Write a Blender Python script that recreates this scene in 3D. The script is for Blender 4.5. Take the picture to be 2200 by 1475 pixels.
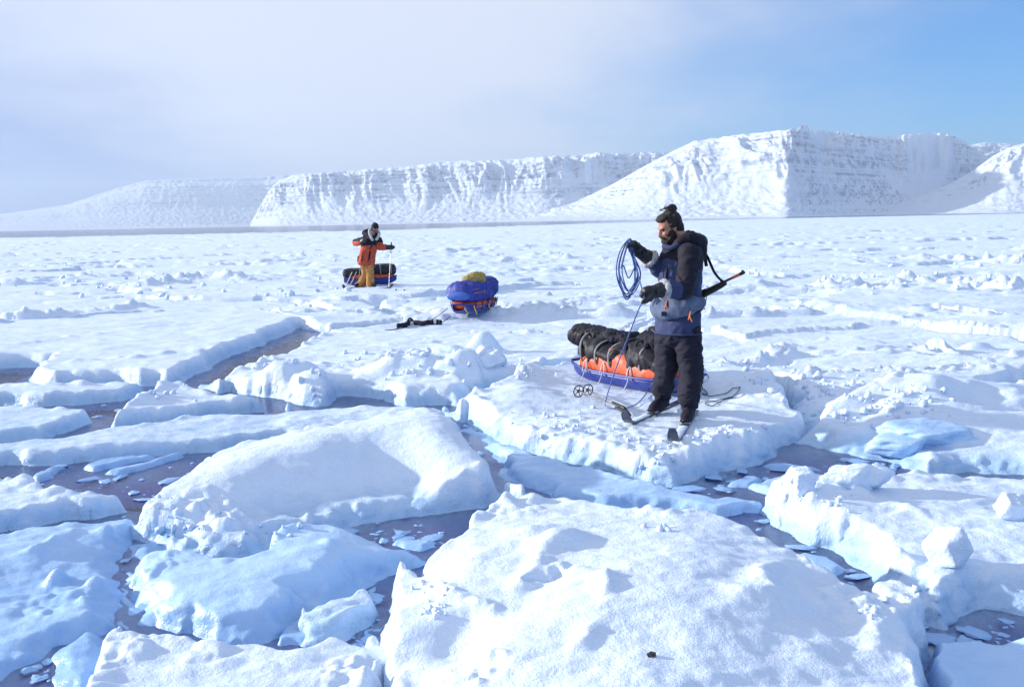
import bpy, bmesh, math, random
import numpy as np
from mathutils import Vector, Matrix, Euler

for o in list(bpy.data.objects): bpy.data.objects.remove(o, do_unlink=True)
scene = bpy.context.scene
C = scene.collection
R = math.radians

# ------------------------------------------------------------------ camera
IMG_W, IMG_H, FPX = 2200.0, 1475.0, 1894.0
CAM = Vector((0.0, 0.0, 2.0)); PITCH = 7.86; ROLL = 1.06
cd = bpy.data.cameras.new('camera'); cam = bpy.data.objects.new('camera', cd); C.objects.link(cam)
cd.sensor_width = 36.0; cd.lens = FPX / IMG_W * 36.0; cd.clip_start = 0.05; cd.clip_end = 60000
cam.matrix_world = Matrix.Translation(CAM) @ Euler((R(90 - PITCH), 0, 0)).to_matrix().to_4x4() @ Matrix.Rotation(R(-ROLL), 4, 'Z')
scene.camera = cam
CM = np.array(cam.matrix_world.to_3x3())

# ------------------------------------------------------------------ light, sky, exposure
SUN_EL, SUN_AZ = 16.0, 80.0          # azimuth: degrees to the left of the view axis
sdir = Vector((-math.sin(R(SUN_AZ)) * math.cos(R(SUN_EL)), math.cos(R(SUN_AZ)) * math.cos(R(SUN_EL)), math.sin(R(SUN_EL))))
sd = bpy.data.lights.new('sun', 'SUN'); sun = bpy.data.objects.new('sun', sd); C.objects.link(sun)
sd.energy = 5.0; sd.angle = R(1.4); sd.color = (1.0, 0.96, 0.91)
sun.rotation_euler = sdir.to_track_quat('Z', 'Y').to_euler(); sun.location = (-20, 10, 30)

world = bpy.data.worlds.new('World'); scene.world = world; world.use_nodes = True
wn, wl = world.node_tree.nodes, world.node_tree.links
for n in list(wn): wn.remove(n)
def W(t, **k):
    n = wn.new(t)
    for a, b in k.items(): setattr(n, a, b)
    return n
def wm(op, a, b=None, c=None):
    n = W('ShaderNodeMath', operation=op)
    for i, v in enumerate((a, b, c)):
        if v is None: continue
        if isinstance(v, (int, float)): n.inputs[i].default_value = v
        else: wl.new(v, n.inputs[i])
    return n.outputs[0]
sky = W('ShaderNodeTexSky', sky_type='NISHITA'); sky.sun_disc = False
sky.sun_elevation = R(SUN_EL); sky.sun_rotation = R(-SUN_AZ); sky.altitude = 0; sky.air_density = 1.0; sky.dust_density = 0.0; sky.ozone_density = 3.0
tc = W('ShaderNodeTexCoord'); sep = W('ShaderNodeSeparateXYZ'); wl.new(tc.outputs['Generated'], sep.inputs[0])
dz = wm('ADD', wm('MAXIMUM', sep.outputs[2], 0.0), 0.25)         # thin cloud sheet projected on a flat layer overhead
cx = wm('DIVIDE', sep.outputs[0], dz); cy = wm('DIVIDE', sep.outputs[1], dz)
cmb = W('ShaderNodeCombineXYZ'); wl.new(cx, cmb.inputs[0]); wl.new(cy, cmb.inputs[1])
n1 = W('ShaderNodeTexNoise'); n1.inputs['Scale'].default_value = 0.8; n1.inputs['Detail'].default_value = 5; n1.inputs['Roughness'].default_value = 0.55
wl.new(cmb.outputs[0], n1.inputs['Vector'])
# cloud veil: thick over the west (left), thinning out to clear sky in the east
west = wm('MULTIPLY_ADD', cx, -0.45, 0.50)
cov = wm('ADD', west, wm('MULTIPLY', wm('SUBTRACT', n1.outputs[0], 0.5), 1.1))
covc = W('ShaderNodeMapRange', interpolation_type='SMOOTHSTEP'); wl.new(cov, covc.inputs[0])
covc.inputs[1].default_value = -0.1; covc.inputs[2].default_value = 0.6; covc.inputs[3].default_value = 0.04; covc.inputs[4].default_value = 0.93
thick = W('ShaderNodeMapRange', interpolation_type='SMOOTHSTEP'); wl.new(cov, thick.inputs[0])   # thin veil glows, thick cloud is greyer
thick.inputs[1].default_value = 0.70; thick.inputs[2].default_value = 1.35
cc = W('ShaderNodeMix', data_type='RGBA'); wl.new(thick.outputs[0], cc.inputs[0])
cc.inputs[6].default_value = (5.6, 5.9, 6.7, 1); cc.inputs[7].default_value = (1.45, 2.1, 4.5, 1)
mixw = W('ShaderNodeMix', data_type='RGBA'); wl.new(covc.outputs[0], mixw.inputs[0]); tint = W('ShaderNodeMix', data_type='RGBA', blend_type='MULTIPLY'); tint.inputs[0].default_value = 1.0; tint.inputs[7].default_value = (.28, .82, 1.35, 1); wl.new(sky.outputs[0], tint.inputs[6]); wl.new(tint.outputs[2], mixw.inputs[6]); wl.new(cc.outputs[2], mixw.inputs[7])
bg = W('ShaderNodeBackground'); bg.inputs[1].default_value = 0.095; wl.new(mixw.outputs[2], bg.inputs[0])
wo = W('ShaderNodeOutputWorld'); wl.new(bg.outputs[0], wo.inputs[0])
vs = scene.view_settings
scene.display_settings.display_device = 'sRGB'
vs.view_transform = 'Standard'; vs.look = 'None'; vs.gamma = 1.0; vs.use_curve_mapping = False; vs.exposure = 0.66

# ------------------------------------------------------------------ pixel rays (used only to find real places on the ice)
def ray(px, py):
    v = CM @ np.array([(px - IMG_W / 2) / FPX, -(py - IMG_H / 2) / FPX, -1.0])
    return v
def P(px, py, z=0.0):
    v = ray(px, py); t = (z - CAM.z) / v[2]
    return np.array([v[0] * t, v[1] * t, z])
def at(px, py, Y):
    v = ray(px, py); t = Y / v[1]
    return np.array([v[0] * t, Y, CAM.z + v[2] * t])

# ------------------------------------------------------------------ noise
_rs = np.random.RandomState(11)
_PERM = np.concatenate([_rs.permutation(256)] * 3)
_GA = _rs.rand(256) * 2 * np.pi; _GX = np.cos(_GA); _GY = np.sin(_GA); _RV = _rs.rand(256)
def _hash(ix, iy): return _PERM[_PERM[ix & 255] + (iy & 255)]
def pn(x, y, s=0):
    x = np.asarray(x, float) + s * 17.131 + 100.37; y = np.asarray(y, float) + s * 31.717 + 57.9
    xi = np.floor(x).astype(np.int64); yi = np.floor(y).astype(np.int64); fx = x - xi; fy = y - yi
    u = fx * fx * fx * (fx * (fx * 6 - 15) + 10); v = fy * fy * fy * (fy * (fy * 6 - 15) + 10)
    def g(i, j):
        h = _hash(xi + i, yi + j); return _GX[h] * (fx - i) + _GY[h] * (fy - j)
    a = g(0, 0); b = g(1, 0); c = g(0, 1); d = g(1, 1)
    return 1.45 * ((a + (b - a) * u) * (1 - v) + (c + (d - c) * u) * v)
def fbm(x, y, o=4, s=0, gain=0.5):
    r = 0; a = 1.0; f = 1.0
    for i in range(o):
        r = r + a * pn(x * f, y * f, s + i * 3); a *= gain; f *= 2.03
    return r
def pn3(V, f, s=0):
    return (pn(V[:, 0] * f, V[:, 1] * f + V[:, 2] * f * 0.7, s) + pn(V[:, 1] * f, V[:, 2] * f - V[:, 0] * f * .6, s + 5) + pn(V[:, 2] * f, V[:, 0] * f + V[:, 1] * f * .5, s + 9)) / 1.8
def worley(x, y, s=0):
    """F1, F2 and the id value of the nearest cell"""
    x = np.asarray(x, float) + s * 13.7 + 40; y = np.asarray(y, float) + s * 7.3 + 40
    xi = np.floor(x).astype(np.int64); yi = np.floor(y).astype(np.int64)
    f1 = np.full(x.shape, 9.0); f2 = np.full(x.shape, 9.0); idv = np.zeros(x.shape)
    for i in (-1, 0, 1):
        for j in (-1, 0, 1):
            h = _hash(xi + i, yi + j); h2 = _PERM[h + 37]; h3 = _PERM[h + 91]
            d = np.hypot(xi + i + .1 + .8 * _RV[h] - x, yi + j + .1 + .8 * _RV[h2] - y)
            m = d < f1
            f2 = np.where(m, f1, np.minimum(f2, d)); idv = np.where(m, _RV[h3], idv); f1 = np.where(m, d, f1)
    return f1, f2, idv
def lumps(x, y, s=0):
    """rounded clods of different size, 0..1"""
    f1, f2, i = worley(x + .25 * pn(x * 2, y * 2, s), y + .25 * pn(x * 2, y * 2, s + 1), s)
    r = .25 + .45 * i
    return np.clip(1 - (f1 / r) ** 2, 0, 1) ** .8 * r / .7
def sm(a, b, x):
    t = np.clip((x - a) / (b - a), 0, 1); return t * t * (3 - 2 * t)

# ------------------------------------------------------------------ materials
MATS = {}
def newmat(name):
    m = bpy.data.materials.new(name); m.use_nodes = True; MATS[name] = m
    nt = m.node_tree; b = nt.nodes['Principled BSDF']
    return m, nt, b
def nd(nt, t, ins=None, **k):
    n = nt.nodes.new(t)
    for a, b in k.items(): setattr(n, a, b)
    for a, v in (ins or {}).items():
        if hasattr(v, 'links'): nt.links.new(v, n.inputs[a])
        else: n.inputs[a].default_value = v
    return n
def snow_mat(name, col, ice, rough=0.55, grain=1.0, icez=(0.02, 0.20), dirt=0.0):
    m, nt, b = newmat(name)
    g = nd(nt, 'ShaderNodeNewGeometry'); sp = nd(nt, 'ShaderNodeSeparateXYZ', {0: g.outputs['Position']})
    nA = nd(nt, 'ShaderNodeTexNoise', {'Vector': g.outputs['Position'], 'Scale': 7.0, 'Detail': 6.0, 'Roughness': .6})
    nB = nd(nt, 'ShaderNodeTexNoise', {'Vector': g.outputs['Position'], 'Scale': 90.0, 'Detail': 3.0, 'Roughness': .7})
    # wet, bare ice close to the waterline, patchy upper limit
    zz = nd(nt, 'ShaderNodeMath', {0: nA.outputs[0], 1: -0.22, 2: sp.outputs[2]}, operation='MULTIPLY_ADD')
    zr = nd(nt, 'ShaderNodeMapRange', {0: zz.outputs[0], 1: icez[0] - .11, 2: icez[1] - .11, 3: 1.0, 4: 0.0}, interpolation_type='SMOOTHSTEP')
    mx = nd(nt, 'ShaderNodeMix', {0: zr.outputs[0], 6: col + (1,), 7: ice + (1,)}, data_type='RGBA')
    var = nd(nt, 'ShaderNodeMapRange', {0: nA.outputs[0], 1: .3, 2: .7, 3: .93, 4: 1.0})
    mul = nd(nt, 'ShaderNodeMix', {0: 1.0, 6: mx.outputs[2], 7: var.outputs[0]}, data_type='RGBA', blend_type='MULTIPLY')
    out = mul.outputs[2]
    if dirt:
        nD = nd(nt, 'ShaderNodeTexNoise', {'Vector': g.outputs['Position'], 'Scale': 2.3, 'Detail': 8.0, 'Roughness': .72})
        dr = nd(nt, 'ShaderNodeMapRange', {0: nD.outputs[0], 1: .66, 2: .78, 3: 0.0, 4: dirt})
        dm = nd(nt, 'ShaderNodeMix', {0: dr.outputs[0], 6: out, 7: (.42, .36, .33, 1)}, data_type='RGBA'); out = dm.outputs[2]
    nt.links.new(out, b.inputs['Base Color'])
    rr = nd(nt, 'ShaderNodeMapRange', {0: zr.outputs[0], 3: rough, 4: 0.28}); nt.links.new(rr.outputs[0], b.inputs['Roughness'])
    b.inputs['Specular IOR Level'].default_value = 0.3
    # wind crust: stretched ripples, lumpy crust, grains
    mp = nd(nt, 'ShaderNodeMapping', {'Vector': g.outputs['Position'], 'Rotation': (0, 0, .5), 'Scale': (3.0, 11.0, 9.0)})
    nW = nd(nt, 'ShaderNodeTexNoise', {'Vector': mp.outputs[0], 'Scale': 1.0, 'Detail': 5.0, 'Roughness': .6, 'Distortion': .6})
    nC = nd(nt, 'ShaderNodeTexNoise', {'Vector': g.outputs['Position'], 'Scale': 26.0, 'Detail': 4.0, 'Roughness': .65})
    s0 = nd(nt, 'ShaderNodeBump', {'Height': nW.outputs[0], 'Strength': .45 * grain, 'Distance': .035})
    s1 = nd(nt, 'ShaderNodeBump', {'Height': nA.outputs[0], 'Strength': .4 * grain, 'Distance': .03, 'Normal': s0.outputs[0]})
    s3 = nd(nt, 'ShaderNodeBump', {'Height': nC.outputs[0], 'Strength': .55 * grain, 'Distance': .012, 'Normal': s1.outputs[0]})
    s2 = nd(nt, 'ShaderNodeBump', {'Height': nB.outputs[0], 'Strength': .7 * grain, 'Distance': .006, 'Normal': s3.outputs[0]})
    nt.links.new(s2.outputs[0], b.inputs['Normal'])
    return m
SNOW = snow_mat('snow', (.70, .81, .95), (.38, .57, .80))
SNOWD = snow_mat('snow_dirty', (.70, .81, .95), (.38, .57, .80), dirt=.55)
SLUSH = snow_mat('slush_ice', (.46, .66, .92), (.30, .50, .80), rough=.35, grain=.6, icez=(.0, .16))
PACK = snow_mat('pack_snow', (.70, .81, .95), (.36, .50, .72), grain=1.2, icez=(.0, .1))
def cloth(name, col, rough=.85, wr=(14, .25), weave=380, sheen=0.0, var=.3):
    m, nt, b = newmat(name)
    t = nd(nt, 'ShaderNodeTexCoord')
    n = nd(nt, 'ShaderNodeTexNoise', {'Vector': t.outputs['Object'], 'Scale': wr[0], 'Detail': 5.0, 'Roughness': .6})
    w = nd(nt, 'ShaderNodeTexNoise', {'Vector': t.outputs['Object'], 'Scale': weave, 'Detail': 2.0})
    v = nd(nt, 'ShaderNodeMapRange', {0: n.outputs[0], 1: .3, 2: .7, 3: 1 - var, 4: 1 + var})
    mx = nd(nt, 'ShaderNodeMix', {0: 1.0, 6: col + (1,), 7: v.outputs[0]}, data_type='RGBA', blend_type='MULTIPLY')
    nt.links.new(mx.outputs[2], b.inputs['Base Color']); b.inputs['Roughness'].default_value = rough
    b.inputs['Sheen Weight'].default_value = sheen; b.inputs['Sheen Roughness'].default_value = .5
    b1 = nd(nt, 'ShaderNodeBump', {'Height': n.outputs[0], 'Strength': wr[1], 'Distance': .02})
    b2 = nd(nt, 'ShaderNodeBump', {'Height': w.outputs[0], 'Strength': .3, 'Distance': .002, 'Normal': b1.outputs[0]})
    nt.links.new(b2.outputs[0], b.inputs['Normal'])
    return m
def hard(name, col, rough=.4, metal=0.0, scratch=.15):
    m, nt, b = newmat(name)
    t = nd(nt, 'ShaderNodeTexCoord')
    n = nd(nt, 'ShaderNodeTexNoise', {'Vector': t.outputs['Object'], 'Scale': 25.0, 'Detail': 6.0, 'Roughness': .7})
    v = nd(nt, 'ShaderNodeMapRange', {0: n.outputs[0], 1: .3, 2: .7, 3: 1 - scratch, 4: 1 + scratch})
    mx = nd(nt, 'ShaderNodeMix', {0: 1.0, 6: col + (1,), 7: v.outputs[0]}, data_type='RGBA', blend_type='MULTIPLY')
    nt.links.new(mx.outputs[2], b.inputs['Base Color']); b.inputs['Metallic'].default_value = metal
    rr = nd(nt, 'ShaderNodeMapRange', {0: n.outputs[0], 1: .3, 2: .7, 3: max(rough - .12, .05), 4: rough + .12}); nt.links.new(rr.outputs[0], b.inputs['Roughness'])
    return m
BLACK = cloth('black_nylon', (.0045, .004, .016)); NAVY = cloth('navy_trousers', (.0045, .004, .018)); SLATE = cloth('slate_jacket', (.030, .044, .115))
PACKC = cloth('grey_blue_pack', (.105, .14, .225)); ORANGE = cloth('orange_tarp', (.62, .10, .03), rough=.5); RUST = cloth('rust_parka', (.42, .065, .03)); TAN = cloth('tan_trousers', (.42, .20, .055))
BLUEB = cloth('blue_sleeping_bag', (.018, .034, .27), rough=.55, wr=(14, .9)); MUST = cloth('mustard_cloth', (.33, .25, .065), wr=(20, .6)); LEATH = cloth('black_leather', (.012, .010, .013), rough=.42, wr=(30, .4), sheen=0)
FUR = cloth('pale_fur', (.50, .50, .52), rough=1, wr=(90, 1.0), var=.5); FURB = cloth('brown_fur', (.20, .15, .12), rough=1, wr=(90, 1.0), var=.6)
SKIN = cloth('skin', (.42, .20, .13), rough=.5, wr=(40, .05), weave=600, sheen=0, var=.12); HAIR = cloth('dark_hair', (.020, .011, .009), rough=.5, wr=(120, .9), sheen=0, var=.6)
BAG = cloth('dark_duffel', (.012, .011, .019), rough=.6, wr=(18, .6)); WEB = cloth('grey_webbing', (.17, .18, .19), rough=.7); ROPE = cloth('blue_rope', (.06, .12, .34), rough=.8, weave=900)
CORDW = cloth('white_cord', (.6, .6, .6)); CORDO = cloth('orange_cord', (.75, .2, .05)); CORDY = cloth('yellow_cord', (.6, .45, .1)); DARKR = cloth('dark_rope', (.03, .05, .07))
HULL = hard('blue_hull', (.022, .04, .24), .4, scratch=.45); METAL = hard('grey_metal', (.35, .35, .37), .35, 1.0); GUN = hard('gun_black', (.012, .012, .013), .4); RED = hard('red_tape', (.65, .10, .05), .5)
SKIM = hard('ski_top', (.05, .06, .09), .35); SKIP = hard('pale_binding', (.55, .57, .6), .4); PLAST = hard('black_plastic', (.012, .012, .014), .4); EYE = hard('eye', (.02, .015, .012), .15); LIP = cloth('lips', (.40, .15, .12), sheen=0)
ROCK = hard('wet_stone', (.03, .028, .03), .6)

# ------------------------------------------------------------------ object helpers
def tag(o, label, cat=None, group=None, kind=None):
    if label: o['label'] = label
    if cat: o['category'] = cat
    if group: o['group'] = group
    if kind: o['kind'] = kind
    return o
def thing(name, label, cat, loc, group=None):
    o = bpy.data.objects.new(name, None); C.objects.link(o); o.location = Vector(loc); o.empty_display_size = .2
    return tag(o, label, cat, group)
def woff(p):
    v = np.zeros(3)
    while p is not None: v += np.array(p.location); p = p.parent
    return v
def add(name, VF, mat, parent=None, smooth=True, origin=None, mats=None, midx=None):
    V, F = VF; V = np.asarray(V, float)
    if parent is not None: V = V - woff(parent)
    elif origin is not None: V = V - np.asarray(origin)
    me = bpy.data.meshes.new(name); me.from_pydata(V.tolist(), [], [list(map(int, f)) for f in F]); me.update()
    for mm in (mats or [mat]): me.materials.append(mm)
    if midx is not None: me.polygons.foreach_set('material_index', np.asarray(midx, np.int32))
    me.polygons.foreach_set('use_smooth', np.full(len(me.polygons), smooth))
    o = bpy.data.objects.new(name, me); C.objects.link(o)
    if parent is not None: o.parent = parent
    elif origin is not None: o.location = Vector(origin)
    return o
def join(*parts):
    V = []; F = []; n = 0
    for v, f in parts:
        V.append(np.asarray(v)); F += [[i + n for i in q] for q in f]; n += len(v)
    return np.concatenate(V), F
def sweep(pts, rad, seg=12, ref=None, caps=True, closed=False):
    """tube along pts; rad: number, list of numbers or list of (ra, rb) pairs (rb lies along ref)"""
    pts = np.asarray(pts, float); n = len(pts)
    if np.isscalar(rad): rad = [rad] * n
    rr = [(r, r) if np.isscalar(r) else r for r in rad]
    T = np.gradient(pts, axis=0) if not closed else (np.roll(pts, -1, 0) - np.roll(pts, 1, 0))
    T /= np.linalg.norm(T, axis=1)[:, None] + 1e-12
    up = np.asarray(ref if ref is not None else ((0, 0, 1) if abs(T[0][2]) < .8 else (0, 1, 0)), float)
    V = []; rings = []
    def ring(c, a, b, ra, rb):
        k = np.arange(seg) * 2 * np.pi / seg
        s = len(V); V.extend(c + np.outer(np.cos(k) * ra, a) + np.outer(np.sin(k) * rb, b)); rings.append(s)
    fr = []
    for i in range(n):
        b = up - T[i] * np.dot(up, T[i]); b /= np.linalg.norm(b) + 1e-12; a = np.cross(b, T[i]); fr.append((a, b))
        if ref is None: up = b
    if caps and not closed:
        for q in (.05, .5, .85):
            m = math.sqrt(1 - (1 - q) ** 2) if q < 1 else 1
            ring(pts[0] - T[0] * (1 - q) * min(rr[0]) * .9, *fr[0], rr[0][0] * m, rr[0][1] * m)
    for i in range(n): ring(pts[i], *fr[i], *rr[i])
    if caps and not closed:
        for q in (.85, .5, .05):
            m = math.sqrt(1 - (1 - q) ** 2)
            ring(pts[-1] + T[-1] * (1 - q) * min(rr[-1]) * .9, *fr[-1], rr[-1][0] * m, rr[-1][1] * m)
    F = []
    L = len(rings); lim = L if closed else L - 1
    for i in range(lim):
        s0 = rings[i]; s1 = rings[(i + 1) % L]
        for j in range(seg):
            k = (j + 1) % seg; F.append([s0 + j, s0 + k, s1 + k, s1 + j])
    if not closed:
        F.append([rings[0] + j for j in range(seg)][::-1]); F.append([rings[-1] + j for j in range(seg)])
    return np.array(V), F
def spline(pts, n=40, closed=False):
    pts = np.asarray(pts, float); m = len(pts); out = []
    segs = m if closed else m - 1
    for i in range(segs):
        if closed: p0, p1, p2, p3 = pts[i - 1], pts[i], pts[(i + 1) % m], pts[(i + 2) % m]
        else: p0, p1, p2, p3 = pts[max(i - 1, 0)], pts[i], pts[i + 1], pts[min(i + 2, m - 1)]
        k = max(2, n // segs)
        for t in np.arange(k) / k:
            out.append(.5 * ((2 * p1) + (-p0 + p2) * t + (2 * p0 - 5 * p1 + 4 * p2 - p3) * t * t + (-p0 + 3 * p1 - 3 * p2 + p3) * t ** 3))
    if not closed: out.append(pts[-1])
    return np.array(out)
def rot(ax, deg): return np.array(Matrix.Rotation(R(deg), 3, ax))
def ell(c, r, M=None, seg=16, rings=10):
    V = [(0, 0, -1)]; F = []
    for i in range(1, rings):
        th = math.pi * i / rings - math.pi / 2
        for j in range(seg):
            a = 2 * math.pi * j / seg; V.append((math.cos(th) * math.cos(a), math.cos(th) * math.sin(a), math.sin(th)))
    V.append((0, 0, 1)); e = len(V) - 1
    for j in range(seg):
        k = (j + 1) % seg; F.append([0, 1 + k, 1 + j]); F.append([e, e - seg + j, e - seg + k])
        for i in range(rings - 2):
            a = 1 + i * seg; F.append([a + j, a + k, a + seg + k, a + seg + j])
    V = np.array(V) * np.asarray(r)
    if M is not None: V = V @ np.asarray(M).T
    return V + np.asarray(c), F
def box(c, s, M=None, bev=.0):
    bm = bmesh.new(); bmesh.ops.create_cube(bm, size=1)
    for v in bm.verts: v.co = Vector((v.co.x * s[0], v.co.y * s[1], v.co.z * s[2]))
    if bev: bmesh.ops.bevel(bm, geom=list(bm.edges), offset=bev, segments=2, affect='EDGES', profile=.6)
    bm.verts.ensure_lookup_table()
    V = np.array([v.co[:] for v in bm.verts]); F = [[v.index for v in f.verts] for f in bm.faces]; bm.free()
    if M is not None: V = V @ np.asarray(M).T
    return V + np.asarray(c), F
def ribbon(pts, width, side, th=.004):
    """flat strap along pts, width along the side vectors"""
    pts = np.asarray(pts, float); side = np.asarray(side, float)
    if side.ndim == 1: side = np.tile(side, (len(pts), 1))
    T = np.gradient(pts, axis=0); T /= np.linalg.norm(T, axis=1)[:, None] + 1e-9
    side = side - T * (side * T).sum(1)[:, None]; side /= np.linalg.norm(side, axis=1)[:, None] + 1e-9
    N = np.cross(T, side); V = []; F = []
    for p, s, n in zip(pts, side, N):
        V += [p - s * width / 2 - n * th, p + s * width / 2 - n * th, p + s * width / 2 + n * th, p - s * width / 2 + n * th]
    for i in range(len(pts) - 1):
        for j in range(4):
            k = (j + 1) % 4; F.append([4 * i + j, 4 * i + k, 4 * i + 4 + k, 4 * i + 4 + j])
    F.append([3, 2, 1, 0]); e = 4 * (len(pts) - 1); F.append([e, e + 1, e + 2, e + 3])
    return np.array(V), F
def remesh(parts, vox=.012, smooth=3, folds=()):
    """one continuous skin round overlapping solids; folds: (amplitude, frequency, seed, (sx,sy,sz))"""
    V, F = join(*parts)
    me = bpy.data.meshes.new('tmp'); me.from_pydata(V.tolist(), [], F); o = bpy.data.objects.new('tmp', me); C.objects.link(o)
    m = o.modifiers.new('r', 'REMESH'); m.mode = 'VOXEL'; m.voxel_size = vox
    s = o.modifiers.new('s', 'SMOOTH'); s.factor = .5; s.iterations = smooth
    dg = bpy.context.evaluated_depsgraph_get(); ev = o.evaluated_get(dg); m2 = ev.to_mesh()
    n = len(m2.vertices); co = np.zeros(n * 3); m2.vertices.foreach_get('co', co); co = co.reshape(-1, 3)
    no = np.zeros(n * 3); m2.vertices.foreach_get('normal', no); no = no.reshape(-1, 3)
    Fo = [list(p.vertices) for p in m2.polygons]
    ev.to_mesh_clear(); bpy.data.objects.remove(o, do_unlink=True); bpy.data.meshes.remove(me)
    for amp, f, sd_, an in folds:
        d = pn3((co - co.mean(0)) * np.asarray(an), f, sd_); co = co + no * (amp * (1 - 2 * np.abs(d)))[:, None]
    return co, Fo

# ------------------------------------------------------------------ the sea
def grid_faces(nr, nc, keep):
    i = np.arange(nr * nc).reshape(nr, nc)
    q = np.stack([i[:-1, :-1], i[:-1, 1:], i[1:, 1:], i[1:, :-1]], -1).reshape(-1, 4)
    return q[keep.reshape(-1)]
def fast_mesh(name, V, Q, mat):
    used = np.unique(Q); mp = np.full(len(V), -1, np.int64); mp[used] = np.arange(len(used)); V = V[used]; Q = mp[Q]
    me = bpy.data.meshes.new(name); me.vertices.add(len(V)); me.vertices.foreach_set('co', V.astype(np.float32).ravel())
    me.loops.add(Q.size); me.loops.foreach_set('vertex_index', Q.astype(np.int32).ravel())
    me.polygons.add(len(Q)); me.polygons.foreach_set('loop_start', np.arange(0, Q.size, 4, dtype=np.int32))
    me.polygons.foreach_set('loop_total', np.full(len(Q), 4, np.int32)); me.polygons.foreach_set('use_smooth', np.ones(len(Q), bool))
    me.update(calc_edges=True); me.validate(); me.materials.append(mat)
    return me
def sdf(X, Y, poly):
    n = len(poly); d2 = np.full(X.shape, 1e18); ins = np.zeros(X.shape, bool)
    for i in range(n):
        ax, ay = poly[i]; bx, by = poly[(i + 1) % n]
        ex, ey = bx - ax, by - ay; L = ex * ex + ey * ey + 1e-12
        t = np.clip(((X - ax) * ex + (Y - ay) * ey) / L, 0, 1)
        d2 = np.minimum(d2, (X - ax - t * ex) ** 2 + (Y - ay - t * ey) ** 2)
        c = ((ay > Y) != (by > Y)) & (X < (bx - ax) * (Y - ay) / (by - ay + 1e-15) + ax); ins ^= c
    return np.where(ins, 1, -1) * np.sqrt(d2)
def rbf(pts, X, Y, c=.18, reg=.02):
    p = np.asarray(pts, float); n = len(p)
    K = np.sqrt((p[:, None, 0] - p[None, :, 0]) ** 2 + (p[:, None, 1] - p[None, :, 1]) ** 2 + c * c)
    A = np.zeros((n + 1, n + 1)); A[:n, :n] = K - reg * np.eye(n); A[:n, n] = 1; A[n, :n] = 1
    w = np.linalg.solve(A, np.append(p[:, 2], 0)); out = np.full(X.shape, w[n])
    for i in range(n): out += w[i] * np.sqrt((X - p[i, 0]) ** 2 + (Y - p[i, 1]) ** 2 + c * c)
    return out
def polydist(X, Y, line):
    d2 = np.full(X.shape, 1e18)
    for (ax, ay), (bx, by) in zip(line[:-1], line[1:]):
        ex, ey = bx - ax, by - ay; t = np.clip(((X - ax) * ex + (Y - ay) * ey) / (ex * ex + ey * ey + 1e-12), 0, 1)
        d2 = np.minimum(d2, (X - ax - t * ex) ** 2 + (Y - ay - t * ey) ** 2)
    return np.sqrt(d2)
SURF = []
def ground(x, y):
    b = -1.0
    for ys, u0, du, Z in SURF:
        if y < ys[0] or y > ys[-1]: continue
        i = min(int(np.searchsorted(ys, y)), len(ys) - 1); j = int(round((x / y - u0) / du))
        if 0 <= j < Z.shape[1]: b = max(b, Z[i, j])
    return b
def onice(px, py, z0=.28):
    z = z0
    for _ in range(6):
        p = P(px, py, z); g = ground(p[0], p[1])
        if g > -.9: z = .5 * z + .5 * g
    p = P(px, py, z); p[2] = ground(p[0], p[1]); return p

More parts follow.
